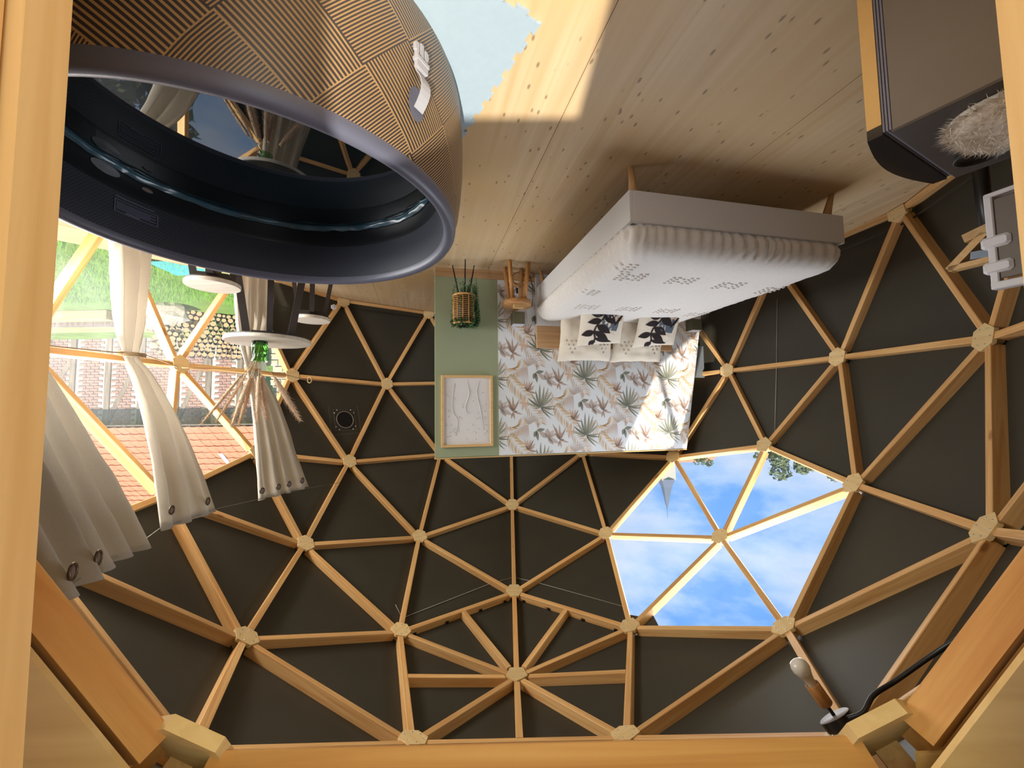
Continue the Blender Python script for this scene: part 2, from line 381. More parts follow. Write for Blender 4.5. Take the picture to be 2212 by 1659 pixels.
# ------------------------------------------------------------------ the dome: a three-frequency geodesic frame, 6 m across
R = 3.0; ZC = 0.546
def ico():
    V = {'T': Vector((0, 0, 1)), 'B': Vector((0, 0, -1))}; z = 1 / math.sqrt(5); r = 2 / math.sqrt(5)
    for i, n in enumerate('aedcb'):
        for k, nm, zz in ((0, n, z), (36, n + 'aedcb'[(i + 1) % 5], -z)):
            a = math.radians(90 - 72 * i - k); V[nm] = Vector((r * math.cos(a), r * math.sin(a), zz))
    return V
IV = ico(); ND = {'T': IV['T']}
def edge(p, q, k): return ((IV[p] * (3 - k) + IV[q] * k) / 3).normalized()
for i, n in enumerate('aedcb'):
    mm = 'aedcb'[(i + 1) % 5]; lo = n + mm; lp = 'aedcb'[i - 1] + n
    ND['P' + n] = IV[n]; ND['1' + n] = edge('T', n, 1); ND['2' + n] = edge('T', n, 2)
    ND['2F' + lo] = (IV['T'] + IV[n] + IV[mm]).normalized(); ND['3' + lo + '0'] = edge(n, mm, 1); ND['3' + lo + '1'] = edge(n, mm, 2)
    ND['4' + n + 'R'] = edge(n, lo, 1); ND['5' + n + 'R'] = edge(n, lo, 2); ND['4' + n + 'L'] = edge(n, lp, 1); ND['5' + n + 'L'] = edge(n, lp, 2)
    ND['4F' + lo] = (IV[n] + IV[mm] + IV[lo]).normalized(); ND['5F' + n] = (IV[n] + IV[lp] + IV[lo]).normalized()
def W(k, r=R): v = ND[k]; return Vector((v.x * r, v.y * r, v.z * r + ZC))
DOOR = '4Fdc'
keys = [k for k in ND if k != DOOR]
adj = {k: [q for q in ND if q != k and (ND[k] - ND[q]).length < 0.5] for k in ND}
dome = struct('ceiling', 'geodesic dome of larch struts and dark covers')
strut_me = {}
def strut_mesh(ln, wd=0.043, dp=0.068, mat='larch'):
    key = (round(ln, 3), wd, dp, mat)
    if key not in strut_me:
        b = MB(); h = ln / 2; w = wd / 2; e = 0.003
        prof = [(-w + e, 0), (w - e, 0), (w, e), (w, dp), (-w, dp), (-w, e)]
        b.loft([[(x, y, z) for y, z in prof] for x in (-h, h)], True, True)
        me = b.build('strut', mat); strut_me[key] = me.data; bpy.data.objects.remove(me)
    return strut_me[key]
def strut(A, B, trim0=0.05, trim1=0.05, mat='larch', name='strut', lift=0.022, wd=0.043, dp=0.068):
    x = (B - A).normalized(); mid = (A + B) / 2; out = (mid - Vector((0, 0, ZC))); z = (out - x * out.dot(x)).normalized(); y = z.cross(x)
    ln = (B - A).length - trim0 - trim1; c = A + x * (trim0 + ln / 2) + z * lift
    return place(name, strut_mesh(ln, wd, dp, mat), dome, frame(c, x, y, z))
door_edges = {frozenset(('3dc0', '3dc1')), frozenset(('3dc0', '4dR')), frozenset(('3dc1', '4cL')), frozenset(('4dR', '5dR')), frozenset(('4cL', '5cL'))}
done = set()
for k in keys:
    for q in adj[k]:
        fs = frozenset((k, q))
        if q == DOOR or fs in done: continue
        done.add(fs)
        if fs == frozenset(('5dR', '5cL')): continue
        strut(W(k), W(q), mat='larch_bright' if fs in door_edges else 'larch', dp=0.05 if fs in door_edges else 0.068)
# the apex pentagon has an extra strut in the middle of each of its triangles
ap = 'aedcb'
for i in range(5):
    p, q = '1' + ap[i], '1' + ap[(i + 1) % 5]
    strut(W('T'), (W(p) + W(q)) / 2, 0.095, 0.02, name='vent_strut')
# black notch clips on the two apex struts that hold the vent flap
for p, q in (('1a', '1e'), ('1a', '1b')):
    A, B = W(p), W(q)
    for t in (0.1, 0.34, 0.64, 0.9):
        x = (B - A).normalized(); out = ((A + B) / 2 - Vector((0, 0, ZC))).normalized(); y = out.cross(x)
        side = 1 if (W('T') - A).dot(y) > 0 else -1
        b = MB(); b.box((0, side * 0.026, 0.078), (0.03, 0.012, 0.024)); b.build('notch_clip', 'black', dome, frame(A.lerp(B, t), x, y, out))
# hub plates with their screws
for k in keys:
    n = ND[k]; c = W(k)
    u = Vector((0, 0, 1)).cross(n)
    u = u.normalized() if u.length > 1e-3 else Vector((1, 0, 0)); v = n.cross(u)
    dirs = [(W(q) - c) for q in adj[k]]
    angs = sorted(math.atan2(d.dot(v), d.dot(u)) for d in dirs)
    if len(angs) < 4: continue
    poly = []; scr = []
    for i, a in enumerate(angs):
        a2 = angs[(i + 1) % len(angs)] + (2 * PI if i == len(angs) - 1 else 0)
        if a2 - a > 1.5:            # the open side of a hub that stands on the floor
            for aa in (a + 0.52, a2 - 0.52): poly.append((math.cos(aa) * 0.086, math.sin(aa) * 0.086))
            continue
        am = (a + a2) / 2; rr = 0.088
        poly.append((math.cos(am) * rr, math.sin(am) * rr))
    for a in angs: scr.append((math.cos(a) * 0.055, math.sin(a) * 0.055))
    if k.startswith('5'):
        lim = -(c.z - 0.006) / max(v.z, 0.2); poly = [(px, max(py, lim)) for px, py in poly]; scr = [p for p in scr if p[1] > lim + 0.008]
    b = MB(); b.prism(poly, 0.0, 0.0215)
    if k in ('3dc0', '3dc1', '4dR', '4cL'): core = None
    else: core = [(px * 0.62, max(py * 0.62, -(c.z - 0.006) / max(v.z, 0.2) if k.startswith('5') else -9)) for px, py in poly]
    if core: b.prism(core, 0.0215, 0.075)
    M = frame(c, u, v, n)
    h = b.build('hub_plate', 'plate_ply', dome, M)
    b = MB()
    for p in scr: b.lathe([(0.0001, -0.0025), (0.0045, -0.002), (0.005, 0.0005)], 8, c=p)
    if scr: tag(b.build('screws', 'screw', h), kind='stuff')
# covers and panes
tri = set()
for k in keys:
    for q in adj[k]:
        for w in adj[k]:
            if q != DOOR and w != DOOR and w in adj[q]: tri.add(frozenset((k, q, w)))
WIN1 = {'4eR', '4Fed'}; WIN2 = {'2b'}
win1 = struct('window_1', 'large clear film window of the dome beside the hot tub'); win2 = struct('window_2', 'hexagonal clear film skylight in the dome')
RO = R + 0.093
for t in tri:
    ks = sorted(t); P = [W(k, RO) for k in ks]
    nrm = (P[1] - P[0]).cross(P[2] - P[0])
    if nrm.dot(P[0] - Vector((0, 0, ZC))) < 0: P[1], P[2] = P[2], P[1]
    nrm = (P[1] - P[0]).cross(P[2] - P[0]).normalized()
    cen = (P[0] + P[1] + P[2]) / 3
    x = (P[1] - P[0]).normalized(); y = nrm.cross(x); M = frame(cen, x, y, nrm); Mi = M.inverted()
    loc = [(Mi @ p) for p in P]
    b = MB()
    if t & WIN1 or t & WIN2:
        b.add(loc, [(0, 1, 2)]); b.build('pane', 'window_film', win1 if t & WIN1 else win2, M)
    else:
        b.prism([(p.x, p.y) for p in loc], 0.0, 0.006); b.build('cover_panel', 'cover', dome, M)
# two flaps of cover that lap over the skylight corner by the apex
A = W('1b', RO - 0.004)
for q in ('2Fcb', '2Fba'):
    B1 = A.lerp(W('2b', RO - 0.004), 0.20 if q == '2Fcb' else 0.16); B2 = A.lerp(W(q, RO - 0.004), 0.24 if q == '2Fcb' else 0.16)
    b = MB(); b.add([A, B1, B2], [(0, 1, 2)]); b.build('cover_flap', 'cover', dome)
# skirt of the cover along the floor
for k, q in done and [tuple(f) for f in done if all(x.startswith('5') for x in f)]:
    if {k, q} & {'5dL', '5eR', '5Fe', '5dR', '5cL'}: continue
    A, B = W(k, R + 0.02), W(q, R + 0.02); b = MB()
    up = Vector((0, 0, 0.085)); ins = -((A + B) / 2 - Vector((0, 0, 0.546))); ins.z = 0; ins = ins.normalized() * 0.012
    A.z = B.z = 0.03
    o2 = ((A + B) / 2); o2.z = 0; outv = o2.normalized() * 0.055
    b.loft([[A + up + outv * 1.0, A + up + outv + ins, A + up * 1.1 + outv + ins, A + up * 1.12 + outv], [B + up + outv, B + up + outv + ins, B + up * 1.1 + outv + ins, B + up * 1.12 + outv]], True, True)
    b.build('cover_hem', 'cover', dome)
# white strings that run over the cover inside the struts
def string(pts, name='cord', mat='string_white', r=0.003, parent=dome): return MB().tube(pts, r, 5).build(name, mat, parent)
Rc = R + 0.088
def dl(k1, k2, t, r=RO - 0.008): return W(k1, r).lerp(W(k2, r), t)
string([dl('1e', '2Fae', 0.16).lerp(dl('2e', '2Fae', 0.5), 0.16), dl('1e', '2Fae', 0.16), dl('1a', '2Fae', 0.22), dl('1a', '2a', 0.18)])
string([dl('1a', '2a', 0.18), dl('1a', '2Fba', 0.22), dl('1b', '2Fba', 0.22)])
string([dl('Pb', '4bL', 0.08), dl('4bR', '4bL', 0.47), dl('4bR', '4bL', 0.47).lerp(W('5Fb', RO - 0.008), 0.65)])

# ------------------------------------------------------------------ floor: large pine panels running away from the door
WA = Vector((0.739, 0.880, 0)); WU = Vector((-0.977, 0.214, 0)).normalized(); WO = Vector((-WU.y, WU.x, 0)); WO = Vector((-0.214, -0.977, 0)).normalized()
MW = frame(WA, WU, WO, Vector((0, 0, 1)))          # s along the partition, t out of it into the room, z up
fl = struct('floor', 'pale pine panel floor of the dome'); MWi = MW.inverted(); cs = MWi @ Vector((0, 0, 0))
def clip_disc(s0, s1, rad=2.995, n=40):
    pts = []
    lo = max(s0 - cs.x, -rad + 1e-3); hi = min(s1 - cs.x, rad - 1e-3)
    if hi <= lo: return None
    xs = [lerp(lo, hi, i / n) for i in range(n + 1)]
    return [(cs.x + x, cs.y - math.sqrt(rad * rad - x * x)) for x in xs] + [(cs.x + x, cs.y + math.sqrt(rad * rad - x * x)) for x in reversed(xs)]
for k in range(-3, 4):
    poly = clip_disc(0.505 + k * 1.25 + 0.0015, 0.505 + (k + 1) * 1.25 - 0.0015)
    if poly: MB().prism(poly, -0.06, 0.0).build('floor_panel', 'floor_pine', fl, MW)
b = MB(); b.box((0, -3.45, -0.03), (1.5, 1.3, 0.058)); b.build('threshold_panel', 'floor_pine', fl)

# ------------------------------------------------------------------ entrance: posts, lining, back wall with the open doorway behind the camera
for i, s in enumerate((1, -1)):
    b = MB(); b.box((s * 0.64, -2.813, 1.2), (0.12, 0.046, 2.4)); tag(b.build('trim_%d' % (i + 1), 'post_pine'), 'pine door post of the entrance, hot tub side' if s > 0 else 'pine door post of the entrance, fridge side', kind='structure')
    b = MB(); b.box((s * 0.607, -3.16, 1.2), (0.018, 0.64, 2.4)); tag(b.build('wall_right' if s > 0 else 'wall_left', 'post_pine'), kind='structure')
    # plywood sheet closing the gap from the sloping beam outwards
    A = W('3dc0' if s > 0 else '3dc1', R + 0.101); B = W('4dR' if s > 0 else '4cL', R + 0.101)
    AB = (B - A).normalized(); dv = W(DOOR, R + 0.10) - A; dv = (dv - AB * dv.dot(AB)).normalized() * 0.056; A = A + dv; B = B + dv
    o = Vector((s * 0.9, -0.03, 0)); nn = (B - A).cross(o).normalized() * 0.004
    A2 = A + (A - B) * 0.7; B2 = B + (B - A) * 0.12
    b = MB(); b.loft([[A2 - nn, A2 + o - nn, A2 + o + nn, A2 + nn], [B2 - nn, B2 + o - nn, B2 + o + nn, B2 + nn]], True, True)
    tag(b.build('trim_%d' % (i + 3), 'plywood'), 'plywood sheet behind the sloping entrance beam, hot tub side' if s > 0 else 'plywood sheet behind the sloping entrance beam, fridge side', kind='structure')
    b = MB(); b.box((s * 0.75, -2.568, 2.205), (0.26, 0.008, 0.24)); b.build('corner_gusset', 'plywood', dome)
    # rafter of the entrance roof starting at the beam corner
    A = W('3dc0' if s > 0 else '3dc1', R + 0.075)
    B = A + Vector((s * 0.34, -0.10, 0.20)); strut(A, B, 0.03, 0.0, name='entrance_rafter', mat='larch', wd=0.06, lift=-0.02, dp=0.06)
b = MB()
b.box((-0.85, -3.47, 1.3), (0.92, 0.04, 2.6)); b.box((0.97, -3.47, 1.3), (0.88, 0.04, 2.6)); b.box((0.07, -3.47, 2.41), (0.92, 0.04, 0.4))
tag(b.build('wall_front', 'plywood'), kind='structure')
A = W('3dc0', R + 0.074); b = MB(); b.box((0, A.y - 0.045, A.z + 0.30), (3.0, 0.014, 0.66)); tag(b.build('trim_6', 'plywood'), 'plywood sheet above the entrance beam', kind='structure')
b = MB(); b.box((0, -3.1, 2.62), (2.6, 0.8, 0.03)); tag(b.build('trim_5', 'plywood'), kind='structure')

# ------------------------------------------------------------------ partition: sage strip, leaf wallpaper, baseboard
def smax(z): return 2.865 + (2.0 - z) * 0.171
SP = 0.612
pw = struct('wall_back', 'low partition wall with a sage strip and leaf wallpaper')
def slab(poly, t0, t1, name, mat, parent):
    b = MB(); n = len(poly)
    vs = [(s, t, z) for t in (t0, t1) for s, z in poly]
    b.add(vs, [tuple(range(n)), tuple(reversed(range(n, 2 * n)))] + [(i, n + i, n + (i + 1) % n, (i + 1) % n) for i in range(n)])
    return b.build(name, mat, parent, MW)
slab([(-0.055, 0.0), (smax(0) - 0.004, 0.0), (smax(1.985) - 0.004, 1.985), (-0.05, 1.985)], -0.09, -0.004, 'wall_core', 'sage', pw)
slab([(-0.055, 0.0), (SP, 0.0), (SP, 1.98), (-0.05, 1.98)], -0.003, 0.0, 'sage_paint', 'sage', pw)
slab([(SP, 0.0), (smax(0), 0.0), (smax(1.98), 1.98), (SP, 1.98)], -0.003, 0.0, 'paper', 'wallpaper', pw)
slab([(-0.056, 1.985), (smax(1.985), 1.985), (smax(1.997), 1.997), (-0.056, 1.997)], -0.095, 0.004, 'top_rail', 'frame_oak', pw)
b = MB(); b.box((0.49, 0.009, 0.047), (1.09, 0.016, 0.094)); tag(b.build('baseboard_back', 'oak', None, MW), kind='structure')

# flat print of the wallpaper: fan palms, feathers, flowers repeated in a half drop
lp = MB()
def lin(c): return srgb(*c)
def put(poly, col, z):
    pass
def leafpoly(x0, y0, x1, y1, wd, bend=0.0, n=5):
    dx, dy = x1 - x0, y1 - y0; ln = math.hypot(dx, dy); nx, ny = -dy / ln, dx / ln; up = []; dn = []
    for i in range(n + 1):
        t = i / n; w = wd * math.sin(PI * t ** 0.8) if 0 < t < 1 else 0; bx = bend * math.sin(PI * t)
        px, py = x0 + dx * t + nx * bx, y0 + dy * t + ny * bx
        up.append((px + nx * w, py + ny * w)); dn.append((px - nx * w, py - ny * w))
    return up + dn[-2:0:-1]
cell = []
pr = random.Random(3)
def shade(c, k): return tuple(min(255, int(x * k)) for x in c)
PX = 843.0; PZ = 889.0
def pt(dx, dy): return dx / PX, dy / PZ
def leaf(dx0, dy0, dx1, dy1, w, col, bend=0.0, n=5, lay=1):
    a = pt(dx0, dy0); c = pt(dx1, dy1)
    cell.append((leafpoly(a[0], a[1], c[0], c[1], w, bend, n), lin(col), lay))
def feather(pts, ln, col, n=17, w=0.0029, lay=0, ang=0.75):
    P = spline([(x / PX, y / PZ, 0) for x, y in pts], 12); m_ = len(P)
    for i in range(n):
        f = 0.04 + 0.94 * i / (n - 1); q = min(int(f * (m_ - 1)), m_ - 2); p = P[q]; d = (P[q + 1] - P[q]).normalized(); L_ = ln * (0.45 + 0.55 * math.sin(PI * (0.12 + 0.8 * f)))
        for sgn in (-1, 1):
            ca, sa = math.cos(ang * sgn), math.sin(ang * sgn); e = Vector((d.x * ca - d.y * sa, d.x * sa + d.y * ca, 0))
            k = 0.86 + 0.3 * pr.random()
            cell.append((leafpoly(p.x, p.y, p.x + e.x * L_, p.y + e.y * L_, w, 0.008 * sgn, 3), lin(shade(col, k)), lay))
gold = (204, 170, 124); beige = (206, 182, 160); taupe = (188, 174, 166); grn = (130, 131, 118); brn = (172, 148, 134); peach = (214, 186, 164)
feather([(140, -40), (180, 40), (250, 120), (330, 205)], 0.13, gold, 28)
feather([(271, -190), (262, -120), (220, -70), (150, -45)], 0.105, (204, 168, 122), 24)
feather([(100, -150), (80, -70), (40, -10), (-20, 20)], 0.11, beige, 24)
feather([(300, -330), (350, -250), (420, -170), (440, -120)], 0.11, beige, 24)
for q in range(9): a = -2.3 + q * 0.2; leaf(320, -110, 320 + 130 * math.cos(a) + 30, -110 + 120 * math.sin(a), 0.0038, taupe, lay=1)
for q in range(12): a = 1.55 + q * 0.115; leaf(320, -110, 320 + 190 * math.cos(a), -110 + 190 * math.sin(a), 0.0034, shade(taupe, 1.08), lay=1)
for q, (x, y) in enumerate([(-4, -225), (-48, -165), (-92, -135), (-128, -92), (-138, -40), (36, -205), (78, -192), (112, -152), (124, -98), (142, -8), (146, 22), (132, 92), (100, 118), (60, 80), (-70, 10)]):
    leaf(0, 0, x, y, 0.0125 if q < 9 else 0.009, shade(grn, 0.82 + 0.4 * pr.random()), bend=0.006 * (1 if x > 0 else -1), n=6, lay=3)
    leaf(x * .2, y * .2, x * .9, y * .9, 0.0022, shade(grn, 1.45), n=3, lay=4)
for x, y, w in [(10, -345, .03), (-64, -320, .026), (66, -330, .024), (110, -210, .024), (60, -200, .02)]:
    leaf(62, -262, 62 + (x - 10) * 1.0 * 1.15 - 2, -262 + (y + 262) * 1.1, w, shade(taupe, 0.92 + .2 * pr.random()), lay=2)
leaf(62, -262, 150, -300, .018, shade(taupe, 1.05), lay=2)
for x, y in [(-330, -120), (-300, -90), (-262, -110), (-240, -40), (-198, -80), (-216, 40), (-280, 110), (-170, 70), (-312, -30), (-246, 120)]:
    leaf(-258, 44, x, y, 0.010, shade(brn, 0.88 + .3 * pr.random()), lay=2)
for x, y in [(-162, -262), (-130, -250), (-98, -256), (-70, -252), (-54, -210), (-60, -180), (-150, -200), (-30, -130)]:
    leaf(-124, -150, x, y, 0.010, shade(brn, 0.9 + .3 * pr.random()), lay=2)
for x, y, w in [(372, 10, .022), (410, 46, .018), (478, -66, .02)]: leaf(396, -52, x, y, w, (136, 138, 124), lay=2)
for x, y, w in [(-190, -40, .016), (-150, -100, .018), (-130, -20, .018), (-170, 10, .016)]: leaf(-160, -50, -160 + (x + 160) * 1.5, -50 + (y + 50) * 1.4, w, peach, lay=2)
for i in range(-2, 6):
    for j in range(-5, 6):
        s0 = 1.078 + 0.5215 * i; z0 = 1.475 + 0.315 * (i % 2) + 0.63 * j
        if z0 < -0.6 or z0 > 2.7: continue
        for poly, col, lay in cell:
            q = [(s0 + x, z0 + z) for x, z in poly]
            if all(s < SP for s, z in q) or all(s > smax(z) for s, z in q) or all(z > 1.975 for s, z in q) or all(z < 0.1 for s, z in q): continue
            q = [(min(max(s, SP + 0.002), smax(min(max(z, 0.1), 1.975)) - 0.003), min(max(z, 0.1), 1.975)) for s, z in q]
            lp.cc = col; n = len(q)
            lp.add([(s, 0.0004 + lay * 0.0002, z) for s, z in q], [tuple(range(n - 1, -1, -1))])
tag(lp.build('leaf_print', 'leaf_ink', pw, MW), kind='stuff')

# ------------------------------------------------------------------ bed against the partition
def MWp(s, t, z, a=0.0): return MW @ T((s, t, z)) @ RZ(a)
bed = thing('bed', 'white double bed frame on wooden legs with a white and oak headboard', 'bed', MWp(1.865, 1.05, 0))
BW, BL = 1.66, 2.0
b = MB()
for (cx, cy, dx, dy) in ((-BW / 2 + 0.015, 0, 0.03, BL), (BW / 2 - 0.015, 0, 0.03, BL), (0, BL / 2 - 0.015, BW - 0.06, 0.03), (0, -BL / 2 + 0.015, BW - 0.06, 0.03)):
    b.bevbox((cx, cy, 0.272), (dx, dy, 0.2), 0.003)
b.build('bed_frame', 'white_lacquer', bed)
b = MB(); b.box((0, 0, 0.27), (BW - 0.07, BL - 0.07, 0.04)); b.build('slatted_base', 'white_lacquer', bed)
for sx, sy in ((-1, 1), (1, 1), (-1, -1), (1, -1)):
    b = MB(); x, y = sx * (BW / 2 - 0.07), sy * (BL / 2 - 0.07)
    b.loft([[(x + sx * f + math.cos(k * PI / 4) * r, y + sy * f + math.sin(k * PI / 4) * r, z) for k in range(8)] for z, r, f in ((0.0, 0.016, 0.03), (0.173, 0.032, 0.0))], True, True, True)
    b.build('leg', 'bed_leg', bed)
b = MB(); b.bevbox((0, -1.025, 0.32), (BW, 0.035, 0.54), 0.003); hb = b.build('headboard', 'white_lacquer', bed)
b = MB(); b.bevbox((0, -1.0245, 0.7115), (BW, 0.036, 0.243), 0.003); b.build('headboard_panel', 'oak', bed)
tag(bed.children[-1], 'oak upper panel')
# fitted white cover with ruched sides
def bed_cover():
    root = thing('bed_cover', 'white quilted cotton cover stretched over the mattress with dashed tufts', 'bedding', MWp(1.865, 1.05, 0.33))
    hw, hl = 0.825, 0.985; b = MB(); n = 560; rings = []
    def ringpt(k, ins, rad):
        P = []; X, Y = hw - ins, hl - ins; rad = max(rad - ins * 0.3, 0.02); per = [(X - rad, Y - rad, 0), (-(X - rad), Y - rad, PI / 2), (-(X - rad), -(Y - rad), PI), (X - rad, -(Y - rad), 1.5 * PI)]
        segs = []
        for (cx, cy, a0) in per:
            for i in range(9): a = a0 + i / 8 * PI / 2; segs.append((cx + math.cos(a) * rad, cy + math.sin(a) * rad, math.cos(a), math.sin(a)))
        segs.append(segs[0]); ls = [0]
        for i in range(len(segs) - 1): ls.append(ls[-1] + math.hypot(segs[i + 1][0] - segs[i][0], segs[i + 1][1] - segs[i][1]))
        tot = ls[-1]; j = 0
        for i in range(n):
            d = tot * i / n
            while ls[j + 1] < d: j += 1
            f = (d - ls[j]) / max(ls[j + 1] - ls[j], 1e-9); a, c = segs[j], segs[j + 1]
            P.append([lerp(a[q], c[q], f) for q in range(4)] + [d])
        return P
    prof = [(0.03, 0.02, 0), (0.002, 0.048, 1), (-0.012, 0.085, 1.3), (-0.010, 0.125, 1.3), (0.002, 0.165, 1.0), (0.03, 0.203, 0.6), (0.075, 0.226, 0.25), (0.16, 0.236, 0.05), (0.24, 0.238, 0.0), (0.40, 0.24, 0), (0.62, 0.241, 0), (0.78, 0.241, 0)]
    for ins, z, amp in prof:
        ring = []
        for x, y, nx, ny, d in ringpt(0, ins, 0.085):
            k = noise.noise((x * 2.2, y * 2.2, 3.1)); mod = 0.5 + 0.5 * noise.noise((d * 1.3, 0.3, 7.7))
            r = amp * (0.020 * mod * math.sin(d * 78 + 5 * noise.noise((d * 3, z * 4, 0))) + 0.009 * max(0, noise.noise((d * 2.1, 4.0, 1.0))) * math.sin(d * 151 + z * 20))
            ring.append((x + nx * r, y + ny * r, z + 0.012 * k * (1 if ins > 0.03 else 0.2) + 0.004 * noise.noise((x * 7, y * 7, 0.0)) * (ins > 0.05)))
        rings.append(ring)
    b.loft(rings, True, False, True); n0 = len(b.v) - n
    cc = b.add([(0, 0, 0.241)], []); 
    for i in range(n): b.f.append([n0 + i, n0 + (i + 1) % n, cc]); b.sm.append(True); b.mi.append(0)
    b.build('cover_cloth', 'bed_linen', root)
    def top(x, y):
        e = min(hw - abs(x), hl - abs(y)); z = 0.241
        for (i0, z0, _), (i1, z1, _) in zip(prof[1:], prof[2:]):
            if i0 <= e <= i1: z = lerp(z0, z1, (e - i0) / (i1 - i0)); break
        return z + 0.012 * noise.noise((x * 2.2, y * 2.2, 3.1)) + 0.004 * noise.noise((x * 7, y * 7, 0.0))
    # tuft clusters: five short columns of stitched dashes
    tf = MB()
    def cluster(cx, cy, a):
        for col, rows in enumerate((4, 4, 2, 4, 4)):
            for r in range(rows):
                u = (col - 2) * 0.045; v = (r - (rows - 1) / 2) * 0.040 * (1.7 if rows == 2 else 1) + (col - 2) * 0.006
                x = cx + math.cos(a) * u - math.sin(a) * v; y = cy + math.sin(a) * u + math.cos(a) * v
                if abs(x) > hw - 0.02 or abs(y) > hl - 0.02: continue
                z = top(x, y); vs = []
                for zz, k in ((-0.003, 1.0), (0.007, 0.85), (0.011, 0.4)):
                    vs.append([(x + math.cos(a) * math.cos(q * PI / 4) * 0.018 * k - math.sin(a) * math.sin(q * PI / 4) * 0.009 * k, y + math.sin(a) * math.cos(q * PI / 4) * 0.018 * k + math.cos(a) * math.sin(q * PI / 4) * 0.009 * k, z + zz) for q in range(8)])
                tf.loft(vs, True, True, True)
    for s, t in CLUSTERS: cluster(s - 1.865, t - 1.05, 0.0)
    tag(tf.build('tufts', 'bed_linen', root), kind='stuff')
CLUSTERS = [(1.26, 1.64), (1.68, 1.63), (2.11, 1.61), (2.56, 1.56), (1.29, 0.80), (1.71, 0.80), (2.10, 0.82), (2.50, 0.72), (1.10, 1.78), (1.10, 1.2)]
bed_cover()
# pillows
def pillow_h(x, y, th, p=2.4):
    a = max(0.0, 1 - abs(x) ** p); c = max(0.0, 1 - abs(y) ** p); return th * (a * c) ** 0.5
def pillow(name, label, cat, M, w, h, th, mat, wr=0.006, flange=0.0, seed=0, group=None):
    root = thing(name, label, cat, M, group); b = MB(); n = 22
    def pos(i, j, sd):
        x, y = -1 + 2 * i / n, -1 + 2 * j / n
        bx = 1 - 0.05 * (1 - y * y) * abs(x) ** 3; by = 1 - 0.05 * (1 - x * x) * abs(y) ** 3
        z = sd * pillow_h(x, y, th) + wr * noise.noise((x * 3 + seed, y * 3, sd * 2)) * 1.6 + wr * 0.8 * noise.noise((x * 9 + seed, y * 5, sd))
        return (x * w / 2 * bx, y * h / 2 * by, z)
    for sd in (1, -1):
        vs = [pos(i, j, sd) for j in range(n + 1) for i in range(n + 1)]; fs = []
        for j in range(n):
            for i in range(n):
                a = j * (n + 1) + i; f = (a, a + 1, a + n + 2, a + n + 1); fs.append(f if sd > 0 else tuple(reversed(f)))
        b.add(vs, fs, True)
    b.build('case', mat, root)
    return root, pos
def lean(s, t, z, w_tilt, yaw=0.0, roll=0.0):
    """local x along the wall, y up the leaning pillow, z its face towards the room"""
    return MW @ T((s, t, z)) @ RZ(yaw) @ Matrix.Rotation(PI / 2 + w_tilt, 4, 'X') @ Matrix.Rotation(roll, 4, 'Z')
def flip(M): return M @ Matrix.Rotation(0, 4, 'Y')
# x of the frame is the wall direction; facing the room needs the mirror-free frame (WU, up, -WO... ) so build it from vectors
def facing(s, t, z, tilt, yaw=0.0, roll=0.0):
    o = MW @ Vector((s, t, z)); u = (RZ(yaw).to_3x3() @ WU); up = Vector((0, 0, 1)); out = up.cross(u) * -1
    if out.dot(WO) < 0: out = -out
    y = (up * math.cos(tilt) - out * math.sin(tilt)); zf = (out * math.cos(tilt) + up * math.sin(tilt)); x = y.cross(zf)
    M = frame(o, x, y, zf) @ Matrix.Rotation(roll, 4, 'Z'); return M
for k, (s, lab) in enumerate(((1.54, 'cream bed pillow with punched dots leaning on the headboard, nearer the wooden stool'), (2.16, 'cream bed pillow with punched dots leaning on the headboard, farther from the wooden stool'))):
    root, pos = pillow('pillow', lab, 'pillow', facing(s, 0.20, 0.75, 0.34, 0.0, 0.02), 0.62, 0.50, 0.075, 'pillow_linen', 0.010, seed=k * 5)
    dt = MB()
    for cx in (-0.62, 0.55):
        for r in range(4):
            for c_ in range(r + 1):
                x = cx + (c_ - r / 2) * 0.16; y = 0.55 - r * 0.17
                fx, fy = (x + 1) / 2 * 22, (y + 1) / 2 * 22; p = pos(fx, fy, 1)
                dt.lathe([(0.010, -0.001), (0.012, 0.004), (0.006, 0.006)], 8, c=(p[0], p[1]), M=T((0, 0, p[2])))
    tag(dt.build('dots', 'linen', root), kind='stuff')
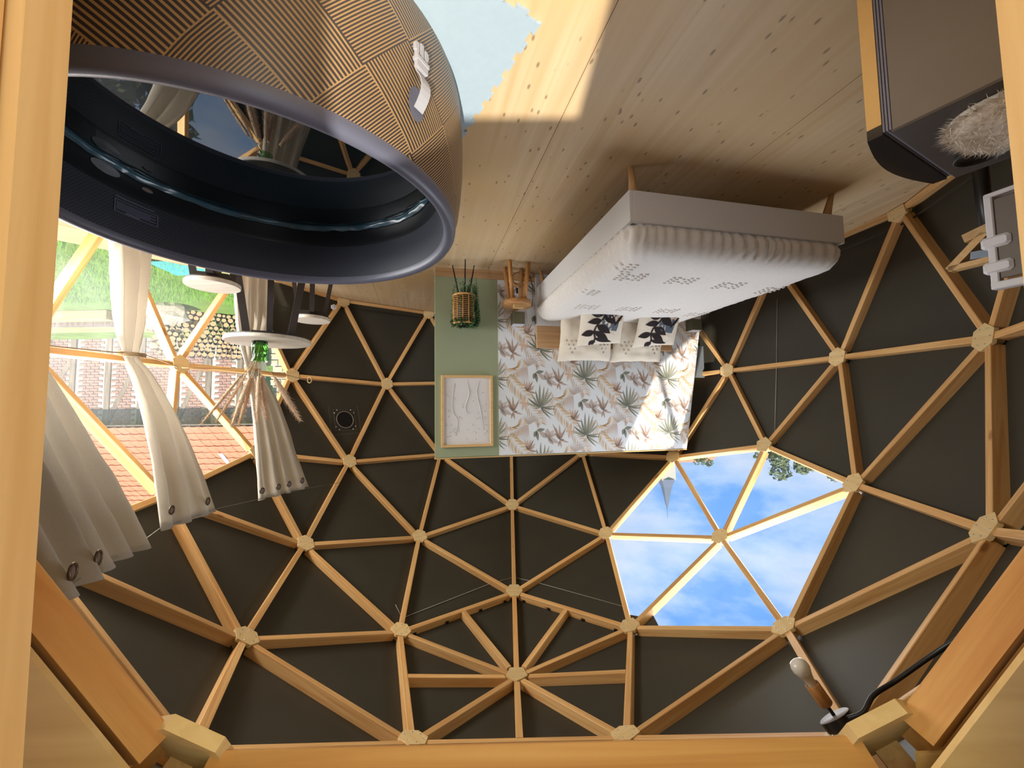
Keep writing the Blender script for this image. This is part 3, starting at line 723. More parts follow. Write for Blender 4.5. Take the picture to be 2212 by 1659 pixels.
for k, (s, lab) in enumerate(((1.60, 'leaf print cushion leaning on the pillow nearer the wooden stool'), (2.24, 'leaf print cushion leaning on the pillow farther from the wooden stool'))):
    root, pos = pillow('cushion', lab, 'cushion', facing(s, 0.45, 0.665, 0.62, 0.0, 0.10), 0.49, 0.42, 0.055, 'pillow_linen', 0.004, seed=11 + k)
    ink = MB()
    def cleaf(x0, y0, x1, y1, wd, col, bend=0.0, lay=1):
        poly = leafpoly(-x0, y0, -x1, y1, wd * 1.3, -bend, 7); ink.cc = lin(col)
        up_, dn_ = poly[:8], [poly[0]] + poly[:7:-1] + [poly[7]]
        dn_ = [poly[0]] + list(reversed(poly[8:])) + [poly[7]]
        vs = []
        for a, c in zip(up_, dn_):
            for f in (0, 0.5, 1):
                x, y = lerp(a[0], c[0], f), lerp(a[1], c[1], f); x = max(-0.98, min(0.98, x)); y = max(-0.98, min(0.98, y))
                p = pos((x + 1) / 2 * 22, (y + 1) / 2 * 22, 1); vs.append((p[0], p[1], p[2] + 0.002 + lay * 0.0008))
        fs = []
        for i in range(len(up_) - 1):
            for j in range(2): a = i * 3 + j; fs.append((a, a + 1, a + 4, a + 3))
        ink.add(vs, fs)
    dk = (46, 38, 38); bl = (92, 102, 112); tn = (206, 184, 160)
    # upright view: the stem climbs from the lower middle to the upper left corner
    for q in ((-0.1, -0.9, 0.75, -0.62, .20, tn, 0), (0.25, -0.8, 0.9, -0.3, .14, tn, 0), (0.05, -0.7, 0.62, 0.2, .30, bl, 1), (-0.45, -0.95, 0.05, -0.75, .16, bl, 1), (0.2, -0.35, 0.55, 0.45, .10, (216, 202, 184), 0)):
        cleaf(*q[:5], q[5], lay=q[6])
    st = spline([(0.05, -0.98, 0), (-0.05, -0.55, 0), (-0.30, -0.2, 0), (-0.38, 0.15, 0), (-0.30, 0.5, 0), (-0.34, 0.92, 0)], 4)
    for a, c in zip(st, st[1:]): cleaf(a.x, a.y, c.x + (c.x - a.x) * .3, c.y + (c.y - a.y) * .3, .035, dk, lay=3)
    for q in ((0.0, -0.75, 0.52, -0.2, .15), (0.15, -0.92, 0.85, -0.62, .10), (-0.05, -0.7, -0.65, -0.85, .13), (-0.12, -0.45, -0.72, -0.35, .12), (-0.28, -0.22, 0.35, 0.28, .14), (-0.38, 0.12, -0.92, 0.34, .13), (-0.36, 0.1, 0.30, 0.62, .12), (-0.32, 0.5, 0.50, 0.80, .10), (-0.32, 0.6, -0.5, 0.95, .11), (0.45, -0.1, 0.95, -0.75, .06)):
        cleaf(*q, dk, lay=2)
    tag(ink.build('leaf_print', 'cushion_ink', root), kind='stuff')

# ------------------------------------------------------------------ picture, wall lamps, planter, stool by the partition
pc = thing('framed_picture', 'framed white relief picture of three stems on the sage wall strip', 'picture', MWp(0.278, 0.0, 1.508))
b = MB(); w, h, f = 0.535, 0.742, 0.026
for cx, cz, dx, dz in ((-w / 2 + f / 2, 0, f, h), (w / 2 - f / 2, 0, f, h), (0, h / 2 - f / 2, w - 2 * f, f), (0, -h / 2 + f / 2, w - 2 * f, f)): b.bevbox((cx, 0.014, cz), (dx, 0.028, dz), 0.002)
b.build('frame', 'frame_oak', pc)
b = MB(); b.box((0, 0.005, 0), (w - 2 * f, 0.006, h - 2 * f)); b.build('relief_sheet', 'art_paper', pc)
b = MB()
for pts in ([(-0.13, -.29), (-0.15, -.16), (-.15, 0.0), (-.10, .1), (-.12, .25)], [(0.0, -.31), (0.02, -.18), (-.02, -.05), (0.0, .04)], [(0.13, -.31), (0.10, -.2), (0.14, 0.0), (0.17, .2)]):
    b.tube([Vector((p.x, 0.010, p.y)) for p in spline([(x, z, 0) for x, z in pts], 8)], lambda t: 0.0016 + 0.0032 * math.sin(PI * t), 6)
q2 = random.Random(5)
for i in range(44):
    x, z = q2.uniform(-.21, .21), q2.triangular(-.28, .30, .16); a = q2.uniform(0, 6)
    poly = leafpoly(x, z, x + math.cos(a) * .024, z + math.sin(a) * .024, .007, 0, 4); n = len(poly)
    b.add([(p[0], 0.009, p[1]) for p in poly] + [(x + math.cos(a) * .012, 0.014, z + math.sin(a) * .012)], [(i_, n, (i_ + 1) % n) for i_ in range(n)])
tag(b.build('embossed_stems', 'art_relief', pc), kind='stuff')
for nm, s, z, lab in (('wall_lamp', 0.818, 0.524, 'olive cube wall lamp above the round wooden stool'), ('wall_lamp', 2.985, 0.516, 'olive cube wall lamp at the far side of the bed')):
    r = thing(nm, lab, 'lamp', MWp(s, 0.0, z))
    b = MB(); b.bevbox((0, 0.062, 0.006), (0.128, 0.124, 0.13), 0.003); b.build('shade', 'sconce', r)
    b = MB(); b.box((0, 0.062, 0.0735), (0.122, 0.118, 0.004)); b.build('top_lens', 'sconce_light', r)
# planter
pl = thing('planter', 'trailing plant in a wicker basket on three thin black legs', 'plant', T((0.476, 0.762, 0)))
for x, y in ((0.122, 0.054), (-0.025, -0.108), (-0.098, 0.059)):
    b = MB(); b.tube([(x * 1.02, y * 1.02, 0.0), (x * 0.42, y * 0.42, 0.36)], lambda t: 0.005 + 0.005 * t, 8); b.build('leg', 'black', pl)
b = MB()
for i in range(15):
    z = 0.352 + i * 0.0185; b.lathe([(0.108 + 0.0034 * math.cos(a), z + 0.0034 * math.sin(a)) for a in [k * PI / 3 for k in range(7)]], 32)
b.build('weave', 'wicker', pl)
b = MB()
for k in range(12):
    a = k * PI / 6; b.tube([(0.113 * math.cos(a), 0.113 * math.sin(a), 0.343), (0.113 * math.cos(a), 0.113 * math.sin(a), 0.626)], 0.0045, 6)
b.build('stakes', 'wicker', pl)
for z in (0.342, 0.63):
    b = MB(); b.lathe([(0.109 + 0.009 * math.cos(a), z + 0.009 * math.sin(a)) for a in [k * PI / 4 for k in range(9)]], 32); b.build('basket_rim', 'wicker', pl)
b = MB(); b.lathe([(0.001, 0.345), (0.085, 0.345), (0.092, 0.60), (0.086, 0.60), (0.084, 0.585), (0.001, 0.585)], 24); b.build('pot', 'pot', pl)
b = MB(); q = random.Random(4)
for k in range(64):
    if k < 26: a = q.gauss(-0.25 + PI, 0.55); drop = q.uniform(0.18, 0.46)          # thick trail on the stool side
    elif k < 50: a = q.uniform(0, 2 * PI); drop = q.uniform(0.22, 0.44)
    else: a = q.uniform(0, 2 * PI); drop = 0.02
    r0 = q.uniform(0.02, 0.08); ro = q.uniform(0.122, 0.15) if k < 26 else q.uniform(0.118, 0.132)
    path = [Vector((math.cos(a) * r0, math.sin(a) * r0, 0.6)), Vector((math.cos(a) * .10, math.sin(a) * .10, 0.645)), Vector((math.cos(a) * ro, math.sin(a) * ro, 0.62)), Vector((math.cos(a + .1) * ro, math.sin(a + .1) * ro, 0.62 - drop * .5)), Vector((math.cos(a) * (ro - 0.02), math.sin(a) * (ro - 0.02), 0.62 - drop))]
    if 26 <= k < 50 and k % 2: path = [Vector((math.cos(a) * .06, math.sin(a) * .06, 0.34)), Vector((math.cos(a) * .075, math.sin(a) * .075, 0.30)), Vector((math.cos(a) * .09, math.sin(a) * .09, 0.34 - drop * .35))]
    sp = spline(path, 7)
    b.tube(sp, 0.0012, 3, False)
    for p in sp[2:]:
        for r_ in range(3):
            d = Vector((q.uniform(-1, 1), q.uniform(-1, 1), q.uniform(-1, .6))).normalized(); u = d.cross(Vector((0.3, .2, 1))).normalized()
            o = p + d * 0.003; L_ = q.uniform(.014, .024); w_ = L_ * .36
            b.add([o, o + d * L_ * .5 + u * w_, o + d * L_, o + d * L_ * .5 - u * w_], [(0, 1, 2, 3)])
tag(b.build('foliage', 'plant', pl), kind='stuff')
# round teak stool used as bedside table
st = thing('wooden_stool', 'round teak stool with four rough legs used as bedside table', 'stool', T((-0.060, 0.81, 0)))
for x, y in ((0.070, -0.125), (-0.124, -0.065), (0.118, 0.074), (-0.062, 0.120)):
    b = MB(); b.tube([(x * 1.0, y * 1.0, 0.0), (x * 0.62, y * 0.62, 0.385)], lambda t: 0.022 + 0.002 * math.sin(9 * t), 10); b.build('leg', 'teak', st)
b = MB(); b.tube([(0.075, -0.08, 0.20), (-0.08, 0.07, 0.215)], 0.011, 8); b.build('stretcher', 'teak_flat', st)
b = MB(); b.tube([(-0.09, -0.045, 0.22), (0.085, 0.05, 0.225)], 0.011, 8); b.build('stretcher', 'teak_flat', st)
b = MB(); b.lathe([(0.001, 0.378), (0.10, 0.38), (0.142, 0.388), (0.150, 0.41), (0.148, 0.432), (0.142, 0.44), (0.001, 0.44)], 36); b.build('seat', 'teak_flat', st)
bk = MB(); bk.bevbox((0, 0, 0.02), (0.105, 0.05, 0.04), 0.003); tag(bk.build('wooden_block', 'frame_oak', None, T((-0.075, 0.74, 0.4405)) @ RZ(-0.25)), 'small pale wooden block lying on the teak stool', 'block')
cb_ = MB(); cb_.tube(spline([(-0.215, 0.84, 0.435), (-0.228, 0.83, 0.36), (-0.225, 0.82, 0.22), (-0.19, 0.86, 0.10), (-0.10, 0.93, 0.10), (-0.13, 0.97, 0.05), (-0.22, 0.96, 0.09), (-0.25, 0.95, 0.05), (-0.15, 0.98, 0.012), (-0.04, 0.95, 0.05), (-0.03, 0.96, 0.11), (-0.05, 0.96, 0.18)], 6), 0.0032, 6)
po = cb_.build('power_cord', 'black'); tag(po, 'black lamp cord looping behind the teak stool', 'cord')
b = MB(); b.bevbox((-0.07, 0.945, 0.235), (0.022, 0.016, 0.06), 0.004); b.build('inline_switch', 'black', po)

# ------------------------------------------------------------------ hot tub on its foam mat
TC = Vector((1.145, -1.472, 0.0))
mt = thing('foam_mat', 'square blue-grey foam mat of interlocking tiles under the hot tub', 'mat', T((TC.x, TC.y, 0)) @ RZ(math.radians(60)))
E1 = 0.6
def jig_edge(p0, p1, out, tabs, n=12):
    """dovetail edge from p0 to p1; out is the outward unit normal"""
    p0, p1 = Vector(p0), Vector(p1); d = (p1 - p0) / n; o = Vector(out) * 0.018 * (1 if tabs else -1); pts = []
    for i in range(n):
        a = p0 + d * i
        if i % 2 == 0: pts += [a + d * 0.02, a + d * 0.95]
        else: pts += [a + d * 0.12 , a - d * 0.08 + o, a + d * 1.08 + o, a + d * 0.88]
    return pts
for i in range(3):
    for j in range(3):
        x0, y0 = (i - 1.5) * E1, (j - 1.5) * E1; x1, y1 = x0 + E1, y0 + E1
        g = 0.0006
        poly = []
        poly += jig_edge((x0, y0, 0), (x1, y0, 0), (0, -1, 0), j == 0) if j == 0 else [Vector((x0 + g, y0 + g, 0)), Vector((x1 - g, y0 + g, 0))]
        poly += [Vector((x1 - g, y0 + g, 0)), Vector((x1 - g, y1 - g, 0))] if i < 2 else jig_edge((x1, y0, 0), (x1, y1, 0), (1, 0, 0), True)
        poly += [Vector((x1 - g, y1 - g, 0)), Vector((x0 + g, y1 - g, 0))] if j < 2 else jig_edge((x1, y1, 0), (x0, y1, 0), (0, 1, 0), True)
        poly += [Vector((x0 + g, y1 - g, 0)), Vector((x0 + g, y0 + g, 0))] if i > 0 else jig_edge((x0, y1, 0), (x0, y0, 0), (-1, 0, 0), True)
        cl = [poly[0]]
        for p in poly[1:]:
            if (p - cl[-1]).length > 1e-4: cl.append(p)
        if (cl[0] - cl[-1]).length < 1e-4: cl.pop()
        MB().prism(cl, 0.0005, 0.012).build('foam_tile', 'mat_foam', mt)
tub = thing('hot_tub', 'round inflatable hot tub with gold striped wall and dark padded rim', 'hot tub', T((TC.x, TC.y, 0.0125)))
def ringmesh(prof, n, mat, name, parent, uvs=True, flip=False):
    b = MB(); base = 0
    rings = [[(math.cos(2 * PI * k / n) * r, math.sin(2 * PI * k / n) * r, z) for k in range(n + 1)] for r, z in prof]
    b.loft(rings, False, False, True)
    if flip: b.f = [list(reversed(f)) for f in b.f]
    s_ = 0
    for i, (r, z) in enumerate(prof):
        if i: s_ += math.hypot(r - prof[i - 1][0], z - prof[i - 1][1])
        for k in range(n + 1): b.uv[i * (n + 1) + k] = (2 * PI * k / n * 0.88, s_)
    return b.build(name, mat, parent)
ringmesh([(0.875, 0.0), (0.888, 0.05), (0.895, 0.14), (0.898, 0.25), (0.896, 0.36), (0.888, 0.46), (0.876, 0.545), (0.862, 0.600)], 160, 'gold_weave', 'tub_wall', tub)
ringmesh([(0.862, 0.600), (0.863, 0.615), (0.860, 0.632), (0.850, 0.646), (0.834, 0.652), (0.818, 0.648), (0.808, 0.634), (0.804, 0.612)], 160, 'rim', 'rim', tub)
ringmesh([(0.804, 0.612), (0.795, 0.56), (0.790, 0.50), (0.790, 0.415)], 160, 'navy_twill', 'collar', tub)
ringmesh([(0.790, 0.415), (0.784, 0.39), (0.784, 0.25), (0.788, 0.10), (0.74, 0.03), (0.001, 0.03)], 128, 'tub_black', 'inner_wall', tub)
# wrinkled liner fold just at the water line
b = MB(); rings = []
for i in range(5):
    ring = []
    for k in range(241):
        a = 2 * PI * k / 240; wv = noise.noise((math.cos(a) * 5, math.sin(a) * 5, i * .4)); w2 = noise.noise((math.cos(a) * 14, math.sin(a) * 14, 3 + i * .5))
        r = 0.783 - (0.004 + 0.03 * math.sin(PI * i / 4) * (0.55 + .5 * wv + .25 * w2)); ring.append((math.cos(a) * r, math.sin(a) * r, 0.268 + i * 0.012 + 0.006 * w2 + 0.006 * wv))
    rings.append(ring)
b.loft(rings, False, False, True); b.build('liner_fold', 'liner', tub)
b = MB(); b.add([(math.cos(2 * PI * k / 96) * 0.783, math.sin(2 * PI * k / 96) * 0.783, 0.288) for k in range(96)], [tuple(range(96))]); b.build('water', 'tub_water', tub)
# seam tape, inner label and headrest patches
def on_cyl(a, r, z, dr=0): return Vector((math.cos(a) * (r + dr), math.sin(a) * (r + dr), z))
a0 = math.atan2(0.70, 0.06)
lb = MB()
def strip(a1, z1, a2, z2, wd):
    r = 0.789; n = 8
    rr = [[on_cyl(lerp(a1, a2, i / n), r - 0.003, lerp(z1, z2, i / n) + k * wd) for k in (-.5, .5)] for i in range(n + 1)]
    lb.loft(rr, False)
LA, LB = 0.13, 0.37          # angles of the inner label on the far window side of the collar
for z in (0.455, 0.515): strip(LA, z, LB, z, 0.0025)
for a in (LA, LB): strip(a - 0.002, 0.485, a + 0.002, 0.485, 0.06)
for k in range(5): strip(LA + 0.008, 0.468 + k * 0.0075, LB - 0.01 - 0.03 * (k % 2), 0.468 + k * 0.0075, 0.0032)
strip(LA, 0.44, LB - .02, 0.44, 0.004)
strip(LA + 0.06, 0.508, LA + 0.14, 0.508, 0.006)
tag(lb.build('printed_label', 'label_print', tub), 'small pale printed label on the collar')
b = MB()
def patch(ac, zc, da, dz, r=0.7805):
    n = 18; ctr = on_cyl(ac, r, zc); vs = [ctr] + [on_cyl(ac + da * math.cos(2 * PI * k / n), r, zc + dz * math.sin(2 * PI * k / n)) for k in range(n)]
    b.add(vs, [(0, 1 + (k + 1) % n, 1 + k) for k in range(n)])
patch(0.06, 0.338, 0.085, 0.026); b.build('filter_patch', 'blue_grey', tub)
b = MB(); patch(0.30, 0.345, 0.032, 0.010); b.build('filter_patch', 'grey_disc', tub)
# side buckle: tab patch, webbing strap, clip with prongs
ab = -2.64
def bk_pt(da, z, out):
    z = z - 0.06; r = 0.898 - 0.62 * max(0, z - 0.36) ** 2 ; return on_cyl(ab + da, r, z, out)
buck = MB(); n = 20
ctr = bk_pt(0, 0.475, 0.004); vs = [ctr] + [bk_pt(0.045 * math.cos(2 * PI * k / n), 0.475 + 0.06 * math.sin(2 * PI * k / n), 0.004) for k in range(n)]
buck.add(vs, [(0, 1 + k, 1 + (k + 1) % n) for k in range(n)]); bo = buck.build('buckle_tab', 'rim', tub)
b = MB()
rr = []
for i in range(9):
    t = i / 8; z = 0.50 - 0.15 * t; o = 0.012 + 0.030 * math.sin(PI * min(1, t * 1.1))
    rr.append([bk_pt(-0.024, z, o), bk_pt(0.024, z, o), bk_pt(0.024, z, o + 0.004), bk_pt(-0.024, z, o + 0.004)])
b.loft(rr, True, True); b.build('webbing_strap', 'buckle', bo)
b = MB()
def bkbox(a1, a2, z1, z2, o1, o2): b.loft([[bk_pt(a1, z, o1), bk_pt(a2, z, o1), bk_pt(a2, z, o2), bk_pt(a1, z, o2)] for z in (z1, z2)], True, True)
bkbox(-0.030, 0.030, 0.36, 0.335, 0.014, 0.030); bkbox(-0.033, 0.033, 0.335, 0.322, 0.010, 0.034); bkbox(-0.030, -0.018, 0.322, 0.272, 0.014, 0.028); bkbox(0.018, 0.030, 0.322, 0.272, 0.014, 0.028); bkbox(-0.008, 0.008, 0.322, 0.262, 0.016, 0.028)
bkbox(-0.036, -0.026, 0.300, 0.275, 0.014, 0.028); bkbox(0.026, 0.036, 0.300, 0.275, 0.014, 0.028)
b.build('clip', 'buckle', bo)

# ------------------------------------------------------------------ bar table and stools
def legset(root, top_z, w_top, w_bot, fw, yaw, foot=0.0):
    for k in range(2):
        b = MB(); Mx = RZ(yaw + k * PI / 2); t = 0.006 if k else 0.0065
        wt, wb = w_top / 2, w_bot / 2
        def quad(p): b.prism(p, -0.02, 0.02, Mx @ Matrix.Rotation(PI / 2, 4, 'X'))
        zt = top_z - (0.001 if k else 0)
        quad([(-wt, zt), (-wt + fw, zt), (-wb + fw, 0), (-wb, 0)]); quad([(wt - fw, zt), (wt, zt), (wb, 0), (wb - fw, 0)])
        k1 = fw / zt
        quad([(-wt + fw, zt - fw), (wt - fw, zt - fw), (wt - fw, zt), (-wt + fw, zt)])
        b.build('leg_frame', 'black_metal', root)
def round_seat(root, r, z, th, name):
    b = MB(); b.lathe([(0.001, z - th - 0.008), (r - 0.004, z - th - 0.008), (r - 0.004, z - th), (0.001, z - th)], 48, smooth=False); b.build('underplate', 'black_metal', root)
    b = MB(); b.lathe([(0.001, z - th), (r - 0.003, z - th), (r, z - th + 0.003), (r, z - 0.004), (r - 0.003, z), (0.001, z)], 56, smooth=False); b.build(name, 'table_top', root)
tb = thing('bar_table', 'tall round bar table with pale wooden top and dark crossed metal frames', 'table', T((1.90, -0.14, 0)))
YA = math.atan2(-0.52, 0.86)
legset(tb, 0.925, 0.34, 0.62, 0.052, YA)
b = MB(); b.tube([(0, 0, 0.70), (0, 0, 0.95)], 0.012, 10); b.build('screw_post', 'black', tb)
round_seat(tb, 0.295, 0.962, 0.026, 'table_top')
def stool(x, y, lab):
    r = thing('bar_stool', lab, 'stool', T((x, y, 0)), 'bar stools with pale round seats')
    legset(r, 0.585, 0.25, 0.44, 0.036, YA + 0.1)
    b = MB(); b.tube([(0, 0, 0.50), (0, 0, 0.63)], 0.014, 10); b.lathe([(0.001, 0.588), (0.055, 0.588), (0.055, 0.602), (0.001, 0.602)], 20); b.build('swivel_post', 'black', r)
    round_seat(r, 0.160, 0.645, 0.028, 'seat'); return r
stool(2.05, -0.545, 'bar stool with pale round seat standing by the lawn window')
stool(1.885, 0.50, 'bar stool with pale round seat behind the bar table, before the dark cover')
vz = 0.9625
va = thing('vase', 'green cut glass vase on the bar table', 'vase', T((1.925, -0.215, vz)))
b = MB(); rings = []
for r, z in ((0.044, 0.0), (0.05, 0.004), (0.052, 0.05), (0.050, 0.09), (0.042, 0.118), (0.046, 0.14), (0.051, 0.156)):
    rings.append([(math.cos(2 * PI * k / 40 + z * 4) * r * (1 + 0.045 * math.cos(k * PI / 2)), math.sin(2 * PI * k / 40 + z * 4) * r * (1 + 0.045 * math.cos(k * PI / 2)), z) for k in range(40)])
b.loft(rings, True, False, False); b.build('vase_wall', 'green_glass', va)
b = MB(); b.lathe([(0.001, 0.002), (0.047, 0.002), (0.048, 0.02), (0.001, 0.02)], 30); b.build('thick_base', 'green_glass', va)
q = random.Random(9)
tips = [(-0.33, 0.02, 0.45, ''), (-0.25, 0.03, 0.44, ''), (-0.155, -0.02, 0.47, ''), (-0.115, 0.05, 0.46, ''), (0.0, -0.03, 0.44, ''), (0.055, 0.03, 0.42, ''), (0.28, 0.04, 0.44, '')]
labs = ['slim brown pampas plume leaning farthest towards the lawn window', 'slim brown pampas plume just inside the one leaning farthest to the window', 'thick brown pampas plume slanting past the curtain edge', 'short brown pampas plume tucked beside the thick slanting one', 'upright purple-brown pampas plume in front of the beige curtain', 'upright straw-coloured pampas plume in front of the beige curtain', 'pale ragged pampas plume leaning towards the dark cover and vent']
U = Vector((0.866, -0.5, 0)); Vd = Vector((0.5, 0.866, 0))          # across and along the line of sight to the table
for i, (u, v, hgt, _) in enumerate(tips):
    root = thing('pampas_plume', labs[i], 'dried grass', T((1.925, -0.215, vz + 0.022)), 'pampas plumes in the green vase')
    b0 = Vector((q.uniform(-.02, .02), q.uniform(-.02, .02), 0.0)); mid = -U * u * -0.10 + Vd * v * .1; mid = U * (-u) * -0.0 + Vector((0, 0, 0.13))
    tip = (-U) * (-u) * 1.0 + Vd * v + Vector((0, 0, 0.135 + hgt)); tip = U * (-u) + Vd * v + Vector((0, 0, 0.135 + hgt))
    rimp = U * (-u) * 0.12 + Vector((0, 0, 0.13)); pts = spline([b0, rimp, rimp.lerp(tip, 0.36), tip], 14)
    b = MB(); b.tube(pts[:34], 0.0022, 5); b.build('stalk', 'pampas_stem', root)
    b = MB(); n0 = int(len(pts) * 0.60); hd = pts[n0:]; wd = (0.016, 0.015, 0.026, 0.022, 0.026, 0.025, 0.028)[i]
    b.tube(hd, lambda t: wd * (0.25 + 0.75 * math.sin(PI * min(1, 0.12 + t * 0.86))) * 0.7, 7)
    for p_i, p in enumerate(hd):
        t = p_i / (len(hd) - 1); d = (hd[min(p_i + 1, len(hd) - 1)] - hd[max(p_i - 1, 0)]).normalized()
        for r_ in range(26):
            a = q.uniform(0, 2 * PI); s1 = d.cross(Vector((0, 1, 0.2))).normalized(); s2 = s1.cross(d); e = s1 * math.cos(a) + s2 * math.sin(a)
            L_ = wd * q.uniform(0.7, 1.5) * (0.4 + 0.8 * math.sin(PI * min(1, .12 + t * .8))); o = p + d * q.uniform(-.008, .008)
            tp = o + e * L_ + d * L_ * q.uniform(.8, 1.8); w_ = s1 * 0.0020 + s2 * 0.0014
            b.add([o - w_, o + w_, tp], [(0, 1, 2)])
    b.build('plume', 'pampas_core' , root)

# ------------------------------------------------------------------ curtains on their wire, tied with twine
def curtain(label, Lp, Rp, pleats, amps, seed, eyes):
    base = Vector(Lp[-1]).lerp(Vector(Rp[-1]), 0.5); base.z = 0
    root = thing('curtain', label, 'curtain', T(base), 'beige eyelet curtains')
    LS, RS = spline(Lp, 8), spline(Rp, 8); am = spline([(a, 0, 0) for a in amps], 8); nx = 96; rows = []
    def shape(i, f, off=0.0):
        a, c = LS[i], RS[i]; d = c - a; nn = Vector((0, 0, 1)).cross(d); nn = nn.normalized(); A = am[i].x
        ph = f * pleats * 2 * PI + 0.5 * noise.noise((f * 3, i * 0.05, seed))
        s_ = math.sin(ph); s_ = math.copysign(abs(s_) ** 0.75, s_)
        fw = f + 0.018 * math.sin(f * pleats * 2 * PI * 0.5 + seed)
        return a + d * min(max(fw, 0), 1) + nn * (A * s_ * (0.6 + 0.5 * noise.noise((f * 5, seed, 0.7))) + 0.006 * noise.noise((f * 8, i * .3, seed)) + off)
    b = MB(); rr = [[shape(i, k / nx) - base for k in range(nx + 1)] for i in range(len(LS))]
    b.loft(rr, False, False, True)
    o = b.build('cloth', 'linen', root); md = o.modifiers.new('thick', 'SOLIDIFY'); md.thickness = 0.003
    for f in eyes:
        x = (RS[2] - LS[2]).normalized(); z = Vector((0, 0, 1)).cross(x).normalized()
        if z.dot(Vector((0.3, -0.6, 0)) - (LS[2] + RS[2]) / 2) < 0: z = -z
        f = max([min(max(f + d_ * 0.012, 0.03), 0.97) for d_ in range(-9, 10)], key=lambda g: shape(2, g).dot(z))
        p = shape(2, f) + z * 0.012; y = z.cross(x)
        b = MB(); rings = []
        for k in range(21):
            a = 2 * PI * k / 20; c_ = (math.cos(a), math.sin(a)); rings.append([(c_[0] * (0.0235 + 0.0055 * math.cos(w)), c_[1] * (0.0235 + 0.0055 * math.cos(w)), 0.0045 * math.sin(w) + 0.003) for w in [j * PI / 3 for j in range(6)]])
        b.loft(rings, True, False, True)
        b.m = 1; b.add([(math.cos(2 * PI * k / 16) * 0.019, math.sin(2 * PI * k / 16) * 0.019, 0.003) for k in range(16)], [tuple(range(16))])
        b.build('eyelet', ['bronze', 'grey_disc'], root, frame(p - base, x, y, z))
    return root
curtain('beige eyelet curtain tied in the middle of the lawn window',
        [(1.961, -0.989, 2.15), (2.312, -0.665, 1.815), (2.50, -0.556, 1.461), (2.574, -0.573, 1.214), (2.595, -0.585, 1.108), (2.618, -0.638, 0.916), (2.637, -0.663, 0.615), (2.618, -0.712, 0.357), (2.60, -0.75, 0.02)],
        [(2.132, -0.316, 2.205), (2.366, -0.19, 1.875), (2.542, -0.205, 1.492), (2.613, -0.336, 1.223), (2.628, -0.435, 1.095), (2.682, -0.334, 0.848), (2.704, -0.291, 0.489), (2.683, -0.291, 0.205), (2.66, -0.29, 0.02)],
        3.0, [0.03, 0.05, 0.06, 0.04, 0.02, 0.06, 0.085, 0.09, 0.09], 1.0, (0.16, 0.86))
curtain('shaded beige eyelet curtain half hidden by the entrance post',
        [(1.36, -2.05, 2.05), (1.62, -1.98, 1.80), (1.90, -1.86, 1.52), (2.22, -1.62, 1.22), (2.34, -1.50, 1.10), (2.33, -1.60, 0.85), (2.30, -1.66, 0.5), (2.28, -1.70, 0.02)],
        [(1.72, -1.371, 2.112), (1.953, -1.258, 1.922), (2.133, -1.25, 1.63), (2.28, -1.33, 1.25), (2.40, -1.38, 1.10), (2.42, -1.30, 0.85), (2.42, -1.22, 0.5), (2.40, -1.18, 0.02)],
        4.5, [0.06, 0.075, 0.06, 0.03, 0.018, 0.04, 0.05, 0.05], 5.0, (0.10, 0.42))
curtain('beige eyelet curtain behind the bar table and its green vase',
        [(2.128, 0.152, 2.233), (2.299, 0.383, 1.949), (2.465, 0.581, 1.538), (2.564, 0.65, 1.18), (2.588, 0.66, 1.07), (2.637, 0.608, 0.824), (2.658, 0.579, 0.558), (2.647, 0.527, 0.212), (2.62, 0.5, 0.02)],
        [(1.999, 0.747, 2.232), (2.186, 0.858, 1.918), (2.375, 0.926, 1.496), (2.507, 0.854, 1.164), (2.546, 0.80, 1.075), (2.555, 0.886, 0.777), (2.535, 0.962, 0.467), (2.51, 0.932, 0.15), (2.5, 0.93, 0.02)],
        4.0, [0.05, 0.05, 0.045, 0.03, 0.016, 0.03, 0.045, 0.05, 0.05], 9.0, (0.12, 0.36, 0.62, 0.88))
w = MB(); w.tube([(1.845, 1.10, 2.255), (1.991, 0.72, 2.238), (2.115, 0.20, 2.222), (2.142, -0.30, 2.19), (1.98, -0.967, 2.14), (1.75, -1.35, 2.105), (1.37, -2.05, 2.03), (1.23, -2.25, 2.02)], 0.0022, 5)
tag(w.build('curtain_wire', 'steel_wire'), 'thin steel wire carrying the three beige curtains', 'wire')
rp_ = thing('twine_rope', 'brown twine rope strung between hubs tying the curtains', 'rope', T((2.75, -0.36, 1.09)))
o_ = Vector((2.75, -0.36, 1.09))
def tw(pts, name='strand'): MB().tube([Vector(p) - o_ for p in pts], 0.0042, 6).build(name, 'twine', rp_)
tw(spline([(2.50, -1.30, 1.145), (2.585, -0.66, 1.105), (2.63, -0.43, 1.08), (2.735, -0.02, 1.112), (2.80, 0.10, 1.118)], 6)); tw(spline([(2.78, 0.13, 1.118), (2.60, 0.66, 1.075), (2.53, 0.80, 1.085), (2.50, 1.20, 1.085), (2.38, 1.42, 1.13)], 6))
for cx, cy, cz, rx, ry in ((2.612, -0.51, 1.10, 0.045, 0.10), (2.567, 0.73, 1.078, 0.045, 0.10)):
    for k in range(3): tw([(cx + math.cos(a) * rx, cy + math.sin(a) * ry, cz + 0.010 * (k - 1) + 0.004 * math.sin(a * 2)) for a in [j * 2 * PI / 18 for j in range(19)]], 'tie_loop')
for k in range(2): tw([Vector((2.36, 1.45, 1.125)) + Vector((0.9, 0.43, 0)) * (0.034 * math.cos(a)) + Vector((0, 0, 0.034 * math.sin(a))) + Vector((-0.43, 0.9, 0)) * (0.008 * k) for a in [j * 2 * PI / 14 for j in range(15)]], 'knot_loop')

